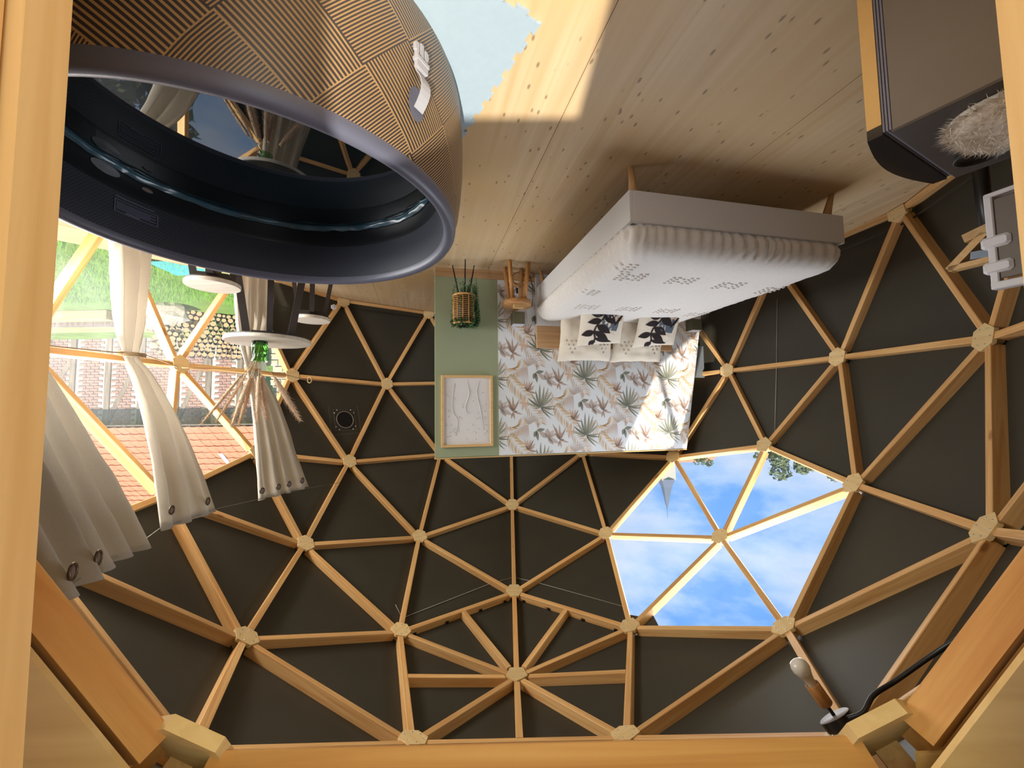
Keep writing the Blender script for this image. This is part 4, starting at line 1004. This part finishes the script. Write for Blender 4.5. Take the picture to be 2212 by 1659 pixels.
# ------------------------------------------------------------------ vent, sensor, small fittings on the cover
vc = (W('4Fae', RO) + W('3ae1', RO) + W('4eL', RO)) / 3
x = (W('4Fae', RO) - W('4eL', RO)); nn = (W('4Fae', RO) - W('4eL', RO)).cross(W('3ae1', RO) - W('4eL', RO)).normalized()
if nn.dot(vc - Vector((0, 0, ZC))) > 0: nn = -nn
x = Vector((0, 0, 1)).cross(nn).normalized(); y = nn.cross(x)
vt = thing('vent', 'square clear plastic vent with round opening set in the dark cover', 'vent', frame(Vector((2.1041, 1.8581, 1.5988)), x, y, nn))
b = MB()
for s_, r_ in ((0.135, 0.0014), (0.19, 0.0014)):
    cs_ = [(-s_, -s_), (s_, -s_), (s_, s_), (-s_, s_), (-s_, -s_)] if s_ < .15 else [(-s_, -s_), (-s_, s_ * .95), (s_, s_ * 1.0), (s_, -s_ * .9)]
    b.tube([(p[0], p[1], 0.002) for p in cs_], r_, 4)
b.build('clear_sheet_edges', 'vent_ring', vt)
b = MB(); b.lathe([(0.108 + 0.006 * math.cos(a), 0.006 + 0.006 * math.sin(a)) for a in [k * PI / 3 for k in range(7)]], 40); b.build('ring', 'vent_ring', vt)
b = MB(); b.lathe([(0.001, 0.001), (0.102, 0.001)], 32); b.build('opening', 'black', vt)
for k in range(8):
    a = PI / 4 + (k // 2) * PI / 2 + (0.17 if k % 2 else -0.17); b = MB(); b.lathe([(0.001, 0.012), (0.006, 0.010), (0.008, 0.003)], 10, c=(math.cos(a) * 0.155, math.sin(a) * 0.155)); b.build('rivet', 'screw', vt)
sn = thing('sensor', 'small white six-sided sensor stuck to the frame near the floor', 'sensor', frame(Vector((2.27, 1.845, 0.155)), Vector((0.63, -0.77, 0)), Vector((0, 0, 1)), Vector((-0.77, -0.63, 0))))
b = MB(); b.prism([(math.cos(k * PI / 3 + .5) * 0.036, math.sin(k * PI / 3 + .5) * 0.036) for k in range(6)], 0.0, 0.02); b.build('housing', 'white_plastic', sn)
b = MB(); b.lathe([(0.001, 0.022), (0.012, 0.022), (0.014, 0.0195)], 14); b.build('lens', 'sconce_light', sn)
# bulb holder on the hub by the entrance
n_ = ND['2c']; hb_ = W('2c', R - 0.002)
u_ = Vector((0, 0, 1)).cross(n_).normalized(); v_ = n_.cross(u_)
MBH = frame(hb_, u_, n_.cross(u_) * -1, -n_)
blb = thing('bulb_holder', 'white bulb in a wooden socket on a black round ceiling base', 'lamp', frame(hb_, u_, n_.cross(u_) * -1, -n_))
M0 = MBH.to_3x3()
ax = Vector((0.50, 0.25, -0.85)).normalized(); axl = (M0.inverted() @ ax).normalized()
b = MB(); b.lathe([(0.001, 0.0), (0.058, 0.0), (0.060, 0.003), (0.060, 0.034), (0.001, 0.034)], 36, smooth=False); b.build('base', 'black', blb)
b = MB(); b.lathe([(0.001, 0.0355), (0.056, 0.0355), (0.058, 0.034)], 36); b.build('base_face', 'grey_disc', blb)
SO = Vector((0.0, 0.0, 0.03)); zt = axl; xt = zt.cross(Vector((0, 1, 0))).normalized(); Ms = frame(SO, xt, zt.cross(xt), zt) @ Matrix.Diagonal((0.9, 0.9, 0.70, 1))
b = MB(); b.tube([(0, 0, 0.0), (0, 0, 0.07)], 0.008, 8); b.build('stem', 'black', blb, Ms)
b = MB(); b.lathe([(0.001, 0.066), (0.026, 0.066), (0.029, 0.07), (0.029, 0.175), (0.026, 0.178), (0.022, 0.175), (0.022, 0.10)], 28); b.build('socket', 'teak', blb, Ms)
b = MB(); b.lathe([(0.020, 0.16), (0.020, 0.19), (0.026, 0.222), (0.031, 0.235)], 28); b.build('bulb_neck', 'bulb_neck', blb, Ms)
b = MB(); b.lathe([(0.031, 0.235), (0.038, 0.258), (0.037, 0.278), (0.029, 0.298), (0.015, 0.308), (0.001, 0.310)], 28); b.build('bulb', 'bulb_white', blb, Ms)
cbl = MB(); cbl.tube(spline([(-1.20, -1.71, 2.665), (-1.24, -1.73, 2.63), (-1.30, -1.71, 2.585), (-1.40, -1.70, 2.54), (-1.51, -1.735, 2.43), (-1.56, -1.80, 2.33), (-1.57, -1.92, 2.22), (-1.56, -2.1, 2.1)], 8), 0.0085, 8)
tag(cbl.build('black_cable', 'black'), 'thick black cable curving from the bulb base along the frame', 'cable')

# ------------------------------------------------------------------ mini fridge with its sheepskin and glasses
FA = Vector((-0.966, -2.26, 0)); fx = Vector((-0.89, 0.456, 0)).normalized(); fy = Vector((-fx.y, fx.x, 0))
if fy.dot(Vector((-0.53, -0.85, 0))) < 0: fy = -fy
MF = frame(FA, fx, fx.cross(Vector((0, 0, 1))) * -1, Vector((0, 0, 1))); FH = 0.80; FWd = 0.452; FD = 0.40
# local: x along the door width, y into the body is fy
MF = frame(FA, fx, fy, fx.cross(fy))
sgn = 1 if fx.cross(fy).z > 0 else -1
fr = thing('mini_fridge', 'black mini fridge with glossy curved door standing by the entrance', 'fridge', MF)
def fbox(x0, x1, y0, y1, z0, z1, name, mat, bev=0.0):
    b = MB(); z0, z1 = z0 * sgn, z1 * sgn
    b.box(((x0 + x1) / 2, (y0 + y1) / 2, (z0 + z1) / 2), (x1 - x0, y1 - y0, abs(z1 - z0))); return b.build(name, mat, fr)
fbox(0.0, FWd, 0.008, FD, 0.012, FH - 0.007, 'cabinet', 'fridge_side'); fbox(-0.001, FWd + 0.001, 0.006, FD + 0.001, FH - 0.0069, FH, 'top_panel', 'fridge_top')
for k in range(3): fbox(0.001 + 0.0006 * k, FWd - 0.001, -0.012 + 0.0065 * k, -0.0075 + 0.0065 * k, 0.03, FH - 0.012, 'door_gasket', 'gasket')
b = MB(); prof = []
for i in range(17):
    t = i / 16; prof.append((t * FWd, -0.045 - 0.035 * math.sin(PI * t)))
prof = [(FWd, -0.0125), (0.0, -0.0125)] + prof
b.prism(prof, 0.02 * sgn, (FH - 0.006) * sgn); dr = b.build('door', 'fridge_black', fr)
fbox(-0.0012, 0.0, -0.0445, -0.0128, 0.03, FH - 0.035, 'door_edge_reflection', 'fridge_edge_reflection')  # thin tan strip that paints in the floor's reflection
tag(fr.children[-1], 'tan floor reflection painted on the black door edge')
for cx, cy in ((0.04, 0.04), (FWd - 0.04, 0.04), (0.04, FD - 0.04), (FWd - 0.04, FD - 0.04)):
    b = MB(); b.lathe([(0.018, 0.0), (0.018, 0.0125 * sgn)], 12, True, c=(cx, cy)); b.build('foot', 'black', fr)
# sheepskin
sk = thing('sheepskin', 'cream sheepskin lying on top of the mini fridge', 'sheepskin', T((-1.235, -2.36, FH)))
b = MB(); q = random.Random(2); rings = []
for fr_, z in ((1.0, 0.001), (1.02, 0.012), (0.8, 0.024), (0.5, 0.028), (0.02, 0.030)):
    rings.append([(math.cos(a) * 0.15 * fr_ * (1 + 0.10 * math.sin(3 * a + 1)), math.sin(a) * 0.15 * fr_ * (1 + 0.10 * math.sin(3 * a + 1)), z) for a in [2 * PI * k / 48 for k in range(48)]])
b.loft(rings, True, True, True); b.build('hide', 'fur', sk)
b = MB()
for k in range(5200):
    a = q.uniform(0, 2 * PI); rr_ = 0.155 * math.sqrt(q.uniform(0, 1)) * (1 + 0.10 * math.sin(3 * a + 1)); o = Vector((math.cos(a) * rr_, math.sin(a) * rr_, 0.024 if rr_ < .12 else 0.016))
    d = Vector((math.cos(a), math.sin(a), 0)) * q.uniform(.2, 1.0) + Vector((q.uniform(-.5, .5), q.uniform(-.5, .5), q.uniform(-.1, .5))); d = d.normalized() * q.uniform(.018, .036); w_ = d.cross(Vector((0, 0, 1))).normalized() * 0.0016
    t_ = o + d; t_.z = max(t_.z - 0.006, 0.003); b.add([o - w_, o + w_, t_], [(0, 1, 2)])
tag(b.build('wool', 'fur', sk), kind='stuff')
for k, (x, y, lab) in enumerate(((-1.26, -2.385, 'short clear glass standing on the cream sheepskin, nearer the post'), (-1.33, -2.31, 'short clear glass standing on the cream sheepskin, nearer the fridge door'))):
    r = thing('drinking_glass', lab, 'glass', T((x, y, FH + 0.031)), 'glasses on the sheepskin')
    b = MB(); b.lathe([(0.001, 0.0), (0.030, 0.0), (0.034, 0.004), (0.038, 0.085), (0.0355, 0.085), (0.031, 0.008), (0.001, 0.008)], 32); b.build('glass_wall', 'clear_glass', r)
tr = MB(); tr.lathe([(0.001, 0.0), (0.05, 0.0), (0.054, 0.012), (0.050, 0.012), (0.047, 0.004), (0.001, 0.004)], 28)
tag(tr.build('small_dish', 'black', None, T((-1.30, -2.185, FH + 0.0005))), 'small black dish near the back edge of the mini fridge', 'dish')

# ------------------------------------------------------------------ white plastic rack and wooden bracket by the right-hand frame
def ray(u, v): return RX * ((u - 1106) / 867.18) + DN * ((v - 829.5) / 867.18) + FW
rk = thing('plastic_rack', 'white plastic rack clipped to the frame above the mini fridge', 'rack', T((-2.06, -1.58, 0.80)))
rd = Vector((-0.30, -0.95, 0)).normalized(); rn = Vector((0.95, -0.30, 0)).normalized(); up = Vector((0, 0, 1))
MR = frame(Vector((0, 0, 0)), rd, up, rd.cross(up))
def rbox(x0, x1, y0, y1, z0, z1, name, mat, par=rk, r=0.004): return MB().bevbox(((x0 + x1) / 2, (y0 + y1) / 2, (z0 + z1) / 2), (x1 - x0, y1 - y0, z1 - z0), r).build(name, mat, par, MR)
rbox(0.0, 0.026, -0.19, 0.22, -0.02, 0.02, 'upright', 'white_plastic')
rbox(0.0, 0.40, 0.19, 0.222, -0.022, 0.022, 'upper_arm', 'white_plastic'); rbox(0.0, 0.40, -0.20, -0.18, -0.02, 0.02, 'lower_arm', 'white_plastic')
rbox(0.026, 0.40, -0.17, 0.18, -0.012, -0.004, 'rack_back', 'fridge_side')
for y in (-0.01, 0.10): rbox(-0.02, 0.07, y, y + 0.052, -0.026, 0.03, 'clip', 'white_plastic', r=0.010)
br = thing('shelf_bracket', 'triangular wooden bracket with black strap beside the white rack', 'bracket', T((-2.13, -1.40, 0.80)))
def bbar(a, c, w_, th, name, mat):
    a, c = Vector(a), Vector(c); d = (c - a).normalized(); n2 = rn; s_ = d.cross(n2).normalized()
    b = MB(); b.loft([[p + s_ * w_ / 2 + n2 * th / 2, p - s_ * w_ / 2 + n2 * th / 2, p - s_ * w_ / 2 - n2 * th / 2, p + s_ * w_ / 2 - n2 * th / 2] for p in (a, c)], True, True); return b.build(name, mat, br)
q0 = Vector((0, 0, 0))
bbar(-rd * 0.03 + up * 0.06, rd * 0.10 + up * -0.07, 0.030, 0.05, 'strut_arm', 'frame_oak'); bbar(-rd * 0.03 + up * 0.055, rd * 0.16 + up * 0.055, 0.024, 0.05, 'top_arm', 'frame_oak'); bbar(rd * 0.03 + up * -0.07, rd * 0.16 + up * -0.10, 0.04, 0.05, 'upright_block', 'frame_oak')
bbar(rd * 0.05 + up * 0.02, rd * 0.13 + up * 0.03, 0.035, 0.052, 'steel_bolt', 'blue_steel')
stp = MB(); stp.tube([Vector((-2.24, -1.43, 0.10)), Vector((-2.24, -1.43, 0.50)), Vector((-2.215, -1.46, 0.74))], 0.030, 6)
tag(stp.build('black_strap', 'black'), 'black vertical strap rising behind the mini fridge', 'strap')
gp = MB(); gp.bevbox((0, 0, 0), (0.30, 0.02, 0.40), 0.004)
tag(gp.build('grey_panel', 'blue_grey', None, frame(Vector((-2.285, 1.66, 0.93)), Vector((-0.90, 0.43, 0)), Vector((0.43, 0.90, 0)) * -1, Vector((0, 0, 1)))), 'grey panel standing behind the wallpapered partition edge', 'panel')

# ------------------------------------------------------------------ outside the window: deck, lawn, woodpile, timber, stones, buildings
def gz(y): return max(-0.62, min(-0.36, -0.36 - (y + 1.0) * 0.026))
b = MB(); nx, ny = 30, 44; vs = []; fs = []
for j in range(ny + 1):
    for i in range(nx + 1):
        x, y = -60 + 120 * i / nx, -40 + 140 * j / ny; vs.append((x, y, gz(y) - 0.02 if abs(x) < 1e3 else 0))
for j in range(ny):
    for i in range(nx): a = j * (nx + 1) + i; fs.append((a, a + 1, a + nx + 2, a + nx + 1))
b.add(vs, fs); lw = tag(b.build('lawn', 'lawn'), kind='structure'); lw.location.z = -0.45
b = MB(); vs = []; fs = []; nx, ny = 24, 40
for j in range(ny + 1):
    for i in range(nx + 1):
        x, y = 2.6 + 14 * i / nx, -6 + 15 * j / ny; vs.append((x, y, gz(y) + 0.03 * noise.noise((x, y, 0))))
for j in range(ny):
    for i in range(nx): a = j * (nx + 1) + i; fs.append((a, a + 1, a + nx + 2, a + nx + 1))
b.add(vs, fs, True); tag(b.build('grassy_bank', 'lawn'), kind='structure')
b = MB(); q = random.Random(12)
for k in range(16000):
    x = q.uniform(3.6, 9.6); y = q.uniform(-1.5, 4.4); z = gz(y); hgt = q.uniform(.05, .13); a = q.uniform(0, PI); w_ = Vector((math.cos(a), math.sin(a), 0)) * 0.006
    if y > 3.7 and x > 5.0: continue
    o = Vector((x, y, z)); b.add([o - w_, o + w_, o + Vector((q.uniform(-.04, .04), q.uniform(-.04, .04), hgt))], [(0, 1, 2)])
tag(b.build('grass', 'grass_blade'), kind='stuff')
dk = thing('deck', 'sunlit pine deck outside the large window', 'deck', T((3.70, 0.66, -0.075)))
for k in range(12):
    b = MB(); b.bevbox((0.0, -0.075 - k * 0.146, 0.0), (3.4, 0.140, 0.028), 0.002); b.build('deck_board', 'deck', dk, RZ(-PI / 4) @ T((0.9, 0, 0)))
for k, (x, y, a, ln, lab) in enumerate(((7.9, 4.7, 0.05, 2.6, 'long squared timber lying lowest by the brick wall'), (8.2, 5.2, 0.0, 2.8, 'grey weathered timber lying behind the front one'), (8.4, 5.8, -0.02, 3.0, 'pale sawn timber lying against the brick wall'))):
    b = MB(); b.bevbox((0, 0, 0.09), (ln, 0.18, 0.18), 0.006); z = gz(y) + 0.02
    tag(b.build('timber', 'old_beam' if k == 1 else 'raw_beam', None, T((x + 1.0, y - 0.25, z)) @ RZ(a)), lab, 'timber', 'timbers by the brick wall')
tp = MB(); vs = []; n = 10
for j in range(n + 1):
    for i in range(n + 1): x, y = (i / n - .5) * 0.9, (j / n - .5) * 0.8; vs.append((x, y, 0.05 + 0.03 * noise.noise((x * 4, y * 4, 1))))
tp.add(vs, [(j * (n + 1) + i, j * (n + 1) + i + 1, (j + 1) * (n + 1) + i + 1, (j + 1) * (n + 1) + i) for j in range(n) for i in range(n)], True)
tag(tp.build('tarp', 'tarp', None, T((4.22, 1.85, gz(1.85) + 0.03)) @ Matrix.Scale(0.62, 4)), 'crumpled turquoise tarp on the lawn behind the stools', 'tarp')
# woodpile: every round log a thing
lg = MB(); n = 10; h = 0.18
lgm = MB()
lgm.m = 0; lgm.loft([[(math.cos(2 * PI * k / n) * (1 + .08 * math.sin(3 * k)), y, math.sin(2 * PI * k / n) * (1 + .06 * math.cos(2 * k))) for k in range(n)] for y in (-h, h)], True, False)
lgm.m = 1; lgm.add([(math.cos(2 * PI * k / n) * (1 + .08 * math.sin(3 * k)), -h, math.sin(2 * PI * k / n) * (1 + .06 * math.cos(2 * k))) for k in range(n)], [tuple(range(n))])
proto = lgm.build('log', ['log_bark', 'log_end']); lme = proto.data; bpy.data.objects.remove(proto)
q = random.Random(21); vd = Vector((0.60, 0.80, 0)); sd = Vector((0.80, -0.60, 0)); P0 = Vector((5.95, 4.78, -0.50))
row = 0; zz = 0.0; ROWS = ('lowest', 'second', 'third', 'fourth', 'fifth', 'sixth', 'seventh', 'eighth', 'ninth', 'topmost')
while zz < 0.86:
    r = 0.050; xx = -0.95 + (0.05 if row % 2 else 0.0) + zz * 0.12
    while xx < 0.95 - zz * 0.15:
        rr = q.uniform(0.026, 0.050); c = P0 + sd * (-(xx + rr)) + Vector((0, 0, zz + 0.05 + q.uniform(-.008, .008))) + vd * q.uniform(-.05, .05)
        o = place('log', lme, None, T(c) @ RZ(math.atan2(vd.y, vd.x) - PI / 2) @ Matrix.Rotation(q.uniform(0, 6), 4, 'Y') @ Matrix.Diagonal((rr, 1.0, rr, 1)))
        tag(o, 'sawn round log in the %s row of the woodpile below the brick building' % ROWS[row], 'log', 'round logs in the woodpile'); xx += rr * 2 + q.uniform(0.004, 0.03)
    zz += 0.088; row += 1
def rock(c, s, seed, lab, group=None, mat='rock'):
    b = MB(); n, m2 = 12, 8; rings = []
    for j in range(1, m2):
        th = PI * j / m2; rings.append([tuple(Vector((math.sin(th) * math.cos(2 * PI * k / n), math.sin(th) * math.sin(2 * PI * k / n), math.cos(th))) * (1 + .35 * noise.noise((math.sin(th) * math.cos(2 * PI * k / n) * 1.5 + seed, math.sin(th) * math.sin(2 * PI * k / n) * 1.5, math.cos(th) * 1.5)))) for k in range(n)])
    b.loft(rings, True, True); o = b.build('stone', mat, None, T(c) @ Matrix.Diagonal((s[0], s[1], s[2], 1)) @ RZ(seed)); return tag(o, lab, 'stone', group)
rock((6.10, 3.95, gz(3.95) + 0.16), (0.26, 0.2, 0.22), 1.3, 'largest pale boulder at the lawn edge before the woodpile')
rock((6.62, 4.3, gz(4.3) + 0.15), (0.25, 0.2, 0.2), 2.9, 'pale boulder just behind the largest one')
for k in range(16):
    x, y = q.uniform(6.5, 8.2), q.uniform(4.6, 6.2); s_ = q.uniform(.08, .17)
    rock((x, y, gz(y) + s_ * .5 + max(0, (y - 4.7)) * .30), (s_ * q.uniform(.9, 1.5), s_, s_ * .75), k * 1.7, 'broken pale stone in the rubble heap beside the woodpile', 'stones in the rubble heap')
# brick barn with timber frame and tiled roof
BY = 7.7
barn = thing('brick_barn', 'low half-timbered brick building with orange tiled roof beyond the lawn', 'building', T((10.5, BY, -0.08)))
b = MB(); b.box((0, 0.16, 0.73), (7.4, 0.3, 2.66)); b.build('mortar_wall', 'mortar', barn)
posts = [-3.2, -2.35, -1.5, -0.55, 0.35, 1.3, 2.3, 3.2]
for x in posts:
    b = MB(); b.box((x, 0.0, 0.73), (0.15, 0.06, 2.66)); b.build('timber_post', 'old_beam', barn)
for x0, x1 in ((-2.30, -1.55), (-0.5, 0.3), (1.35, 2.2)):
    A, B = Vector((x0, 0.0, 0.05)), Vector((x1, 0.0, 1.75)); d = (B - A).normalized(); s_ = Vector((d.z, 0, -d.x)) * 0.06; b = MB()
    b.loft([[p + s_ + Vector((0, -.032, 0)), p - s_ + Vector((0, -.032, 0)), p - s_ + Vector((0, .03, 0)), p + s_ + Vector((0, .03, 0))] for p in (A, B)], True, True); b.build('timber_brace', 'old_beam', barn)
b = MB(); b.box((0, -0.005, 1.99), (7.4, 0.1, 0.13)); b.build('eave_beam', 'old_beam', barn)
bm_ = MB(); bm_.bevbox((0, 0, 0), (0.205, 0.04, 0.060), 0.004); tmp = bm_.build('brick', 'brick'); bme = tmp.data; bpy.data.objects.remove(tmp)
cand = []; q = random.Random(31)
for r in range(-7, 26):
    for c_ in range(33):
        x = -3.62 + c_ * 0.222 + (0.111 if r % 2 else 0); z = 0.06 + r * 0.075
        if x > 3.6: continue
        if any(abs(x - p) < 0.165 for p in posts): continue
        cand.append((x, z))
cand.sort(key=lambda p: abs(p[0] + 0.8) * 0.7 + abs(p[1] - 1.1))
rest = MB()
for i, (x, z) in enumerate(cand):
    if i < 300: place('brick', bme, barn, T((x + q.uniform(-.005, .005), 0.005 + q.uniform(-.004, .004), z)))
    else: rest.box((x, 0.005, z), (0.205, 0.04, 0.060))
tag(rest.build('brick', 'brick', barn), kind='stuff')
tm = MB(); tm.loft([[(x, y, 0.004 + 0.018 * math.sin(PI * (x + .1) / .2) + dz) for x in (-.115, -.06, 0, .06, .115)] + [(x, y, -0.010 + 0.018 * math.sin(PI * (x + .1) / .2) + dz) for x in (.115, .06, 0, -.06, -.115)] for y, dz in ((-0.17, 0.03), (0.17, 0.0))], True, True)
tmp = tm.build('roof_tile', 'roof_tile'); tme = tmp.data; bpy.data.objects.remove(tmp)
SL = math.radians(42); RW = Matrix.Rotation(SL, 4, 'X')
b = MB(); b.box((0, 2.1, -0.03), (7.8, 4.7, 0.03), ); b.build('roof_deck', 'old_beam', barn, T((0, -0.28, 2.02)) @ RW)
rest = MB(); cnt = 0; cells = [(r, c_) for r in range(16) for c_ in range(32)]
cells.sort(key=lambda p: abs(p[1] - 11) * 0.55 + abs(p[0] - 5.5))
for r, c_ in cells:
    x = -3.75 + c_ * 0.237; M = T((0, -0.28, 2.02)) @ RW @ T((x, -0.05 + r * 0.275, 0.0 + q.uniform(-.004, .004))) @ RZ(q.uniform(-.02, .02))
    if cnt < 300: place('roof_tile', tme, barn, M); cnt += 1
    else: rest.add([M @ v.co for v in tme.vertices], [tuple(p.vertices) for p in tme.polygons])
tag(rest.build('roof_tile', 'roof_tile', barn), kind='stuff')
ch = MB(); ch.bevbox((-2.75, 1.35, 2.6), (0.42, 0.42, 2.2), 0.01); ch.build('chimney', 'slate', barn)
ch = MB(); ch.box((-2.48, 1.1, 0.035), (0.12, 1.0, 0.02)); ch.build('chimney_flashing', 'white_plastic', barn, T((0, -0.28, 2.02)) @ RW @ T((0, 0.3, 0.02)))
# pale stone house at the right of the barn, part of it seen past the curtain
sh = thing('stone_house', 'pale rubble stone house right beside the brick building', 'building', T((5.62, 8.3, -0.6)) @ RZ(-0.05))
b = MB(); b.box((0, 0.2, 1.6), (2.3, 0.3, 3.6)); b.build('mortar_wall', 'mortar', sh); q = random.Random(8)
for r in range(18):
    x = -1.14
    while x < 1.05:
        w_ = q.uniform(.18, .36); b = MB(); b.bevbox((x + w_ / 2, 0.03, 0.1 + r * 0.185), (w_ - 0.02, 0.06, 0.16), 0.014); b.build('stone_block', 'stone', sh); x += w_
# church, a house ridge and trees over the skylight
cx_, cy_ = -38.6, 96.0
chh = thing('church', 'distant stone church tower with slate spire above the skylight edge', 'church', T((cx_, cy_, -1)))
b = MB(); b.box((0, 0, 9.8), (3.4, 3.4, 19.6)); b.build('tower', 'church_stone', chh)
b = MB(); b.lathe([(2.3, 19.4), (1.35, 21.4), (0.02, 27.2)], 8, False, False); b.build('spire', 'slate', chh)
b = MB(); b.tube([(0, 0, 26.8), (0, 0, 29.0)], 0.05, 5); b.build('finial', 'slate', chh)
b = MB(); b.box((4.6, -1, 8.4), (5.8, 4, 16.8)); b.build('side_turret', 'church_stone', chh)
hs_ = thing('house', 'house with brown roof below the church spire', 'building', T((-25.6, 58, -1)))
b = MB(); b.box((0, 0, 4.4), (9.4, 7, 8.8)); b.build('walls', 'church_stone', hs_)
b = MB(); b.loft([[(x, -4, 8.6), (x, 0, 10.6), (x, 4, 8.6)] for x in (-5, 5)], True, True); b.build('roof', 'house_roof', hs_)
def tree(x, y, zc, rx, rz, seed, lab, n=2600, lf=0.13):
    r = thing('tree', lab, 'tree', T((x, y, -1))); q = random.Random(seed)
    b = MB(); b.tube([(0, 0, 0), (0.1, 0, zc * .6), (0, 0, zc + 1)], lambda t: 0.35 * (1 - .8 * t), 8); b.build('trunk', 'bark', r)
    b = MB()
    cl = [(Vector((q.uniform(-1, 1) * rx, q.uniform(-1, 1) * rx, zc + 1 + q.uniform(-1, 1) * rz)), q.uniform(.35, .6) * rz) for _ in range(16)]
    for k in range(n):
        c_, rr = q.choice(cl); d = Vector((q.gauss(0, 1), q.gauss(0, 1), q.gauss(0, 1))).normalized() * rr * q.uniform(.6, 1); o = c_ + d; a = Vector((q.gauss(0, 1), q.gauss(0, 1), q.gauss(0, 1))).normalized() * lf; e = a.cross(d).normalized() * lf * .8
        b.add([o - a, o + e, o + a, o - e], [(0, 1, 2, 3)])
    tag(b.build('foliage', 'tree_leaf', r), kind='stuff')
tree(-18.6, 22.0, 4.3, 2.2, 1.5, 1, 'leafy tree seen over the lower edge of the skylight, nearer the fridge side')
tree(-24.4, 24.0, 4.6, 1.8, 1.6, 2, 'leafy tree beside the first one over the skylight edge')
tree(-23.4, 45, 7.2, 0.8, 0.9, 3, 'small distant tree top above the house roof', 500)
for k, (x, y, rz) in enumerate(((19.5, 13, 5.0), (23, 25, 5.5), (18.5, 1.5, 5.0))):
    tree(x, y, 10.0, 3.6, rz, 11 + k, ('tall leafy tree beyond the brick building, nearest the entrance side', 'tall leafy tree beyond the brick building, farthest from the entrance', 'tall leafy tree beside the others behind the brick building')[k], 4200, 0.34)
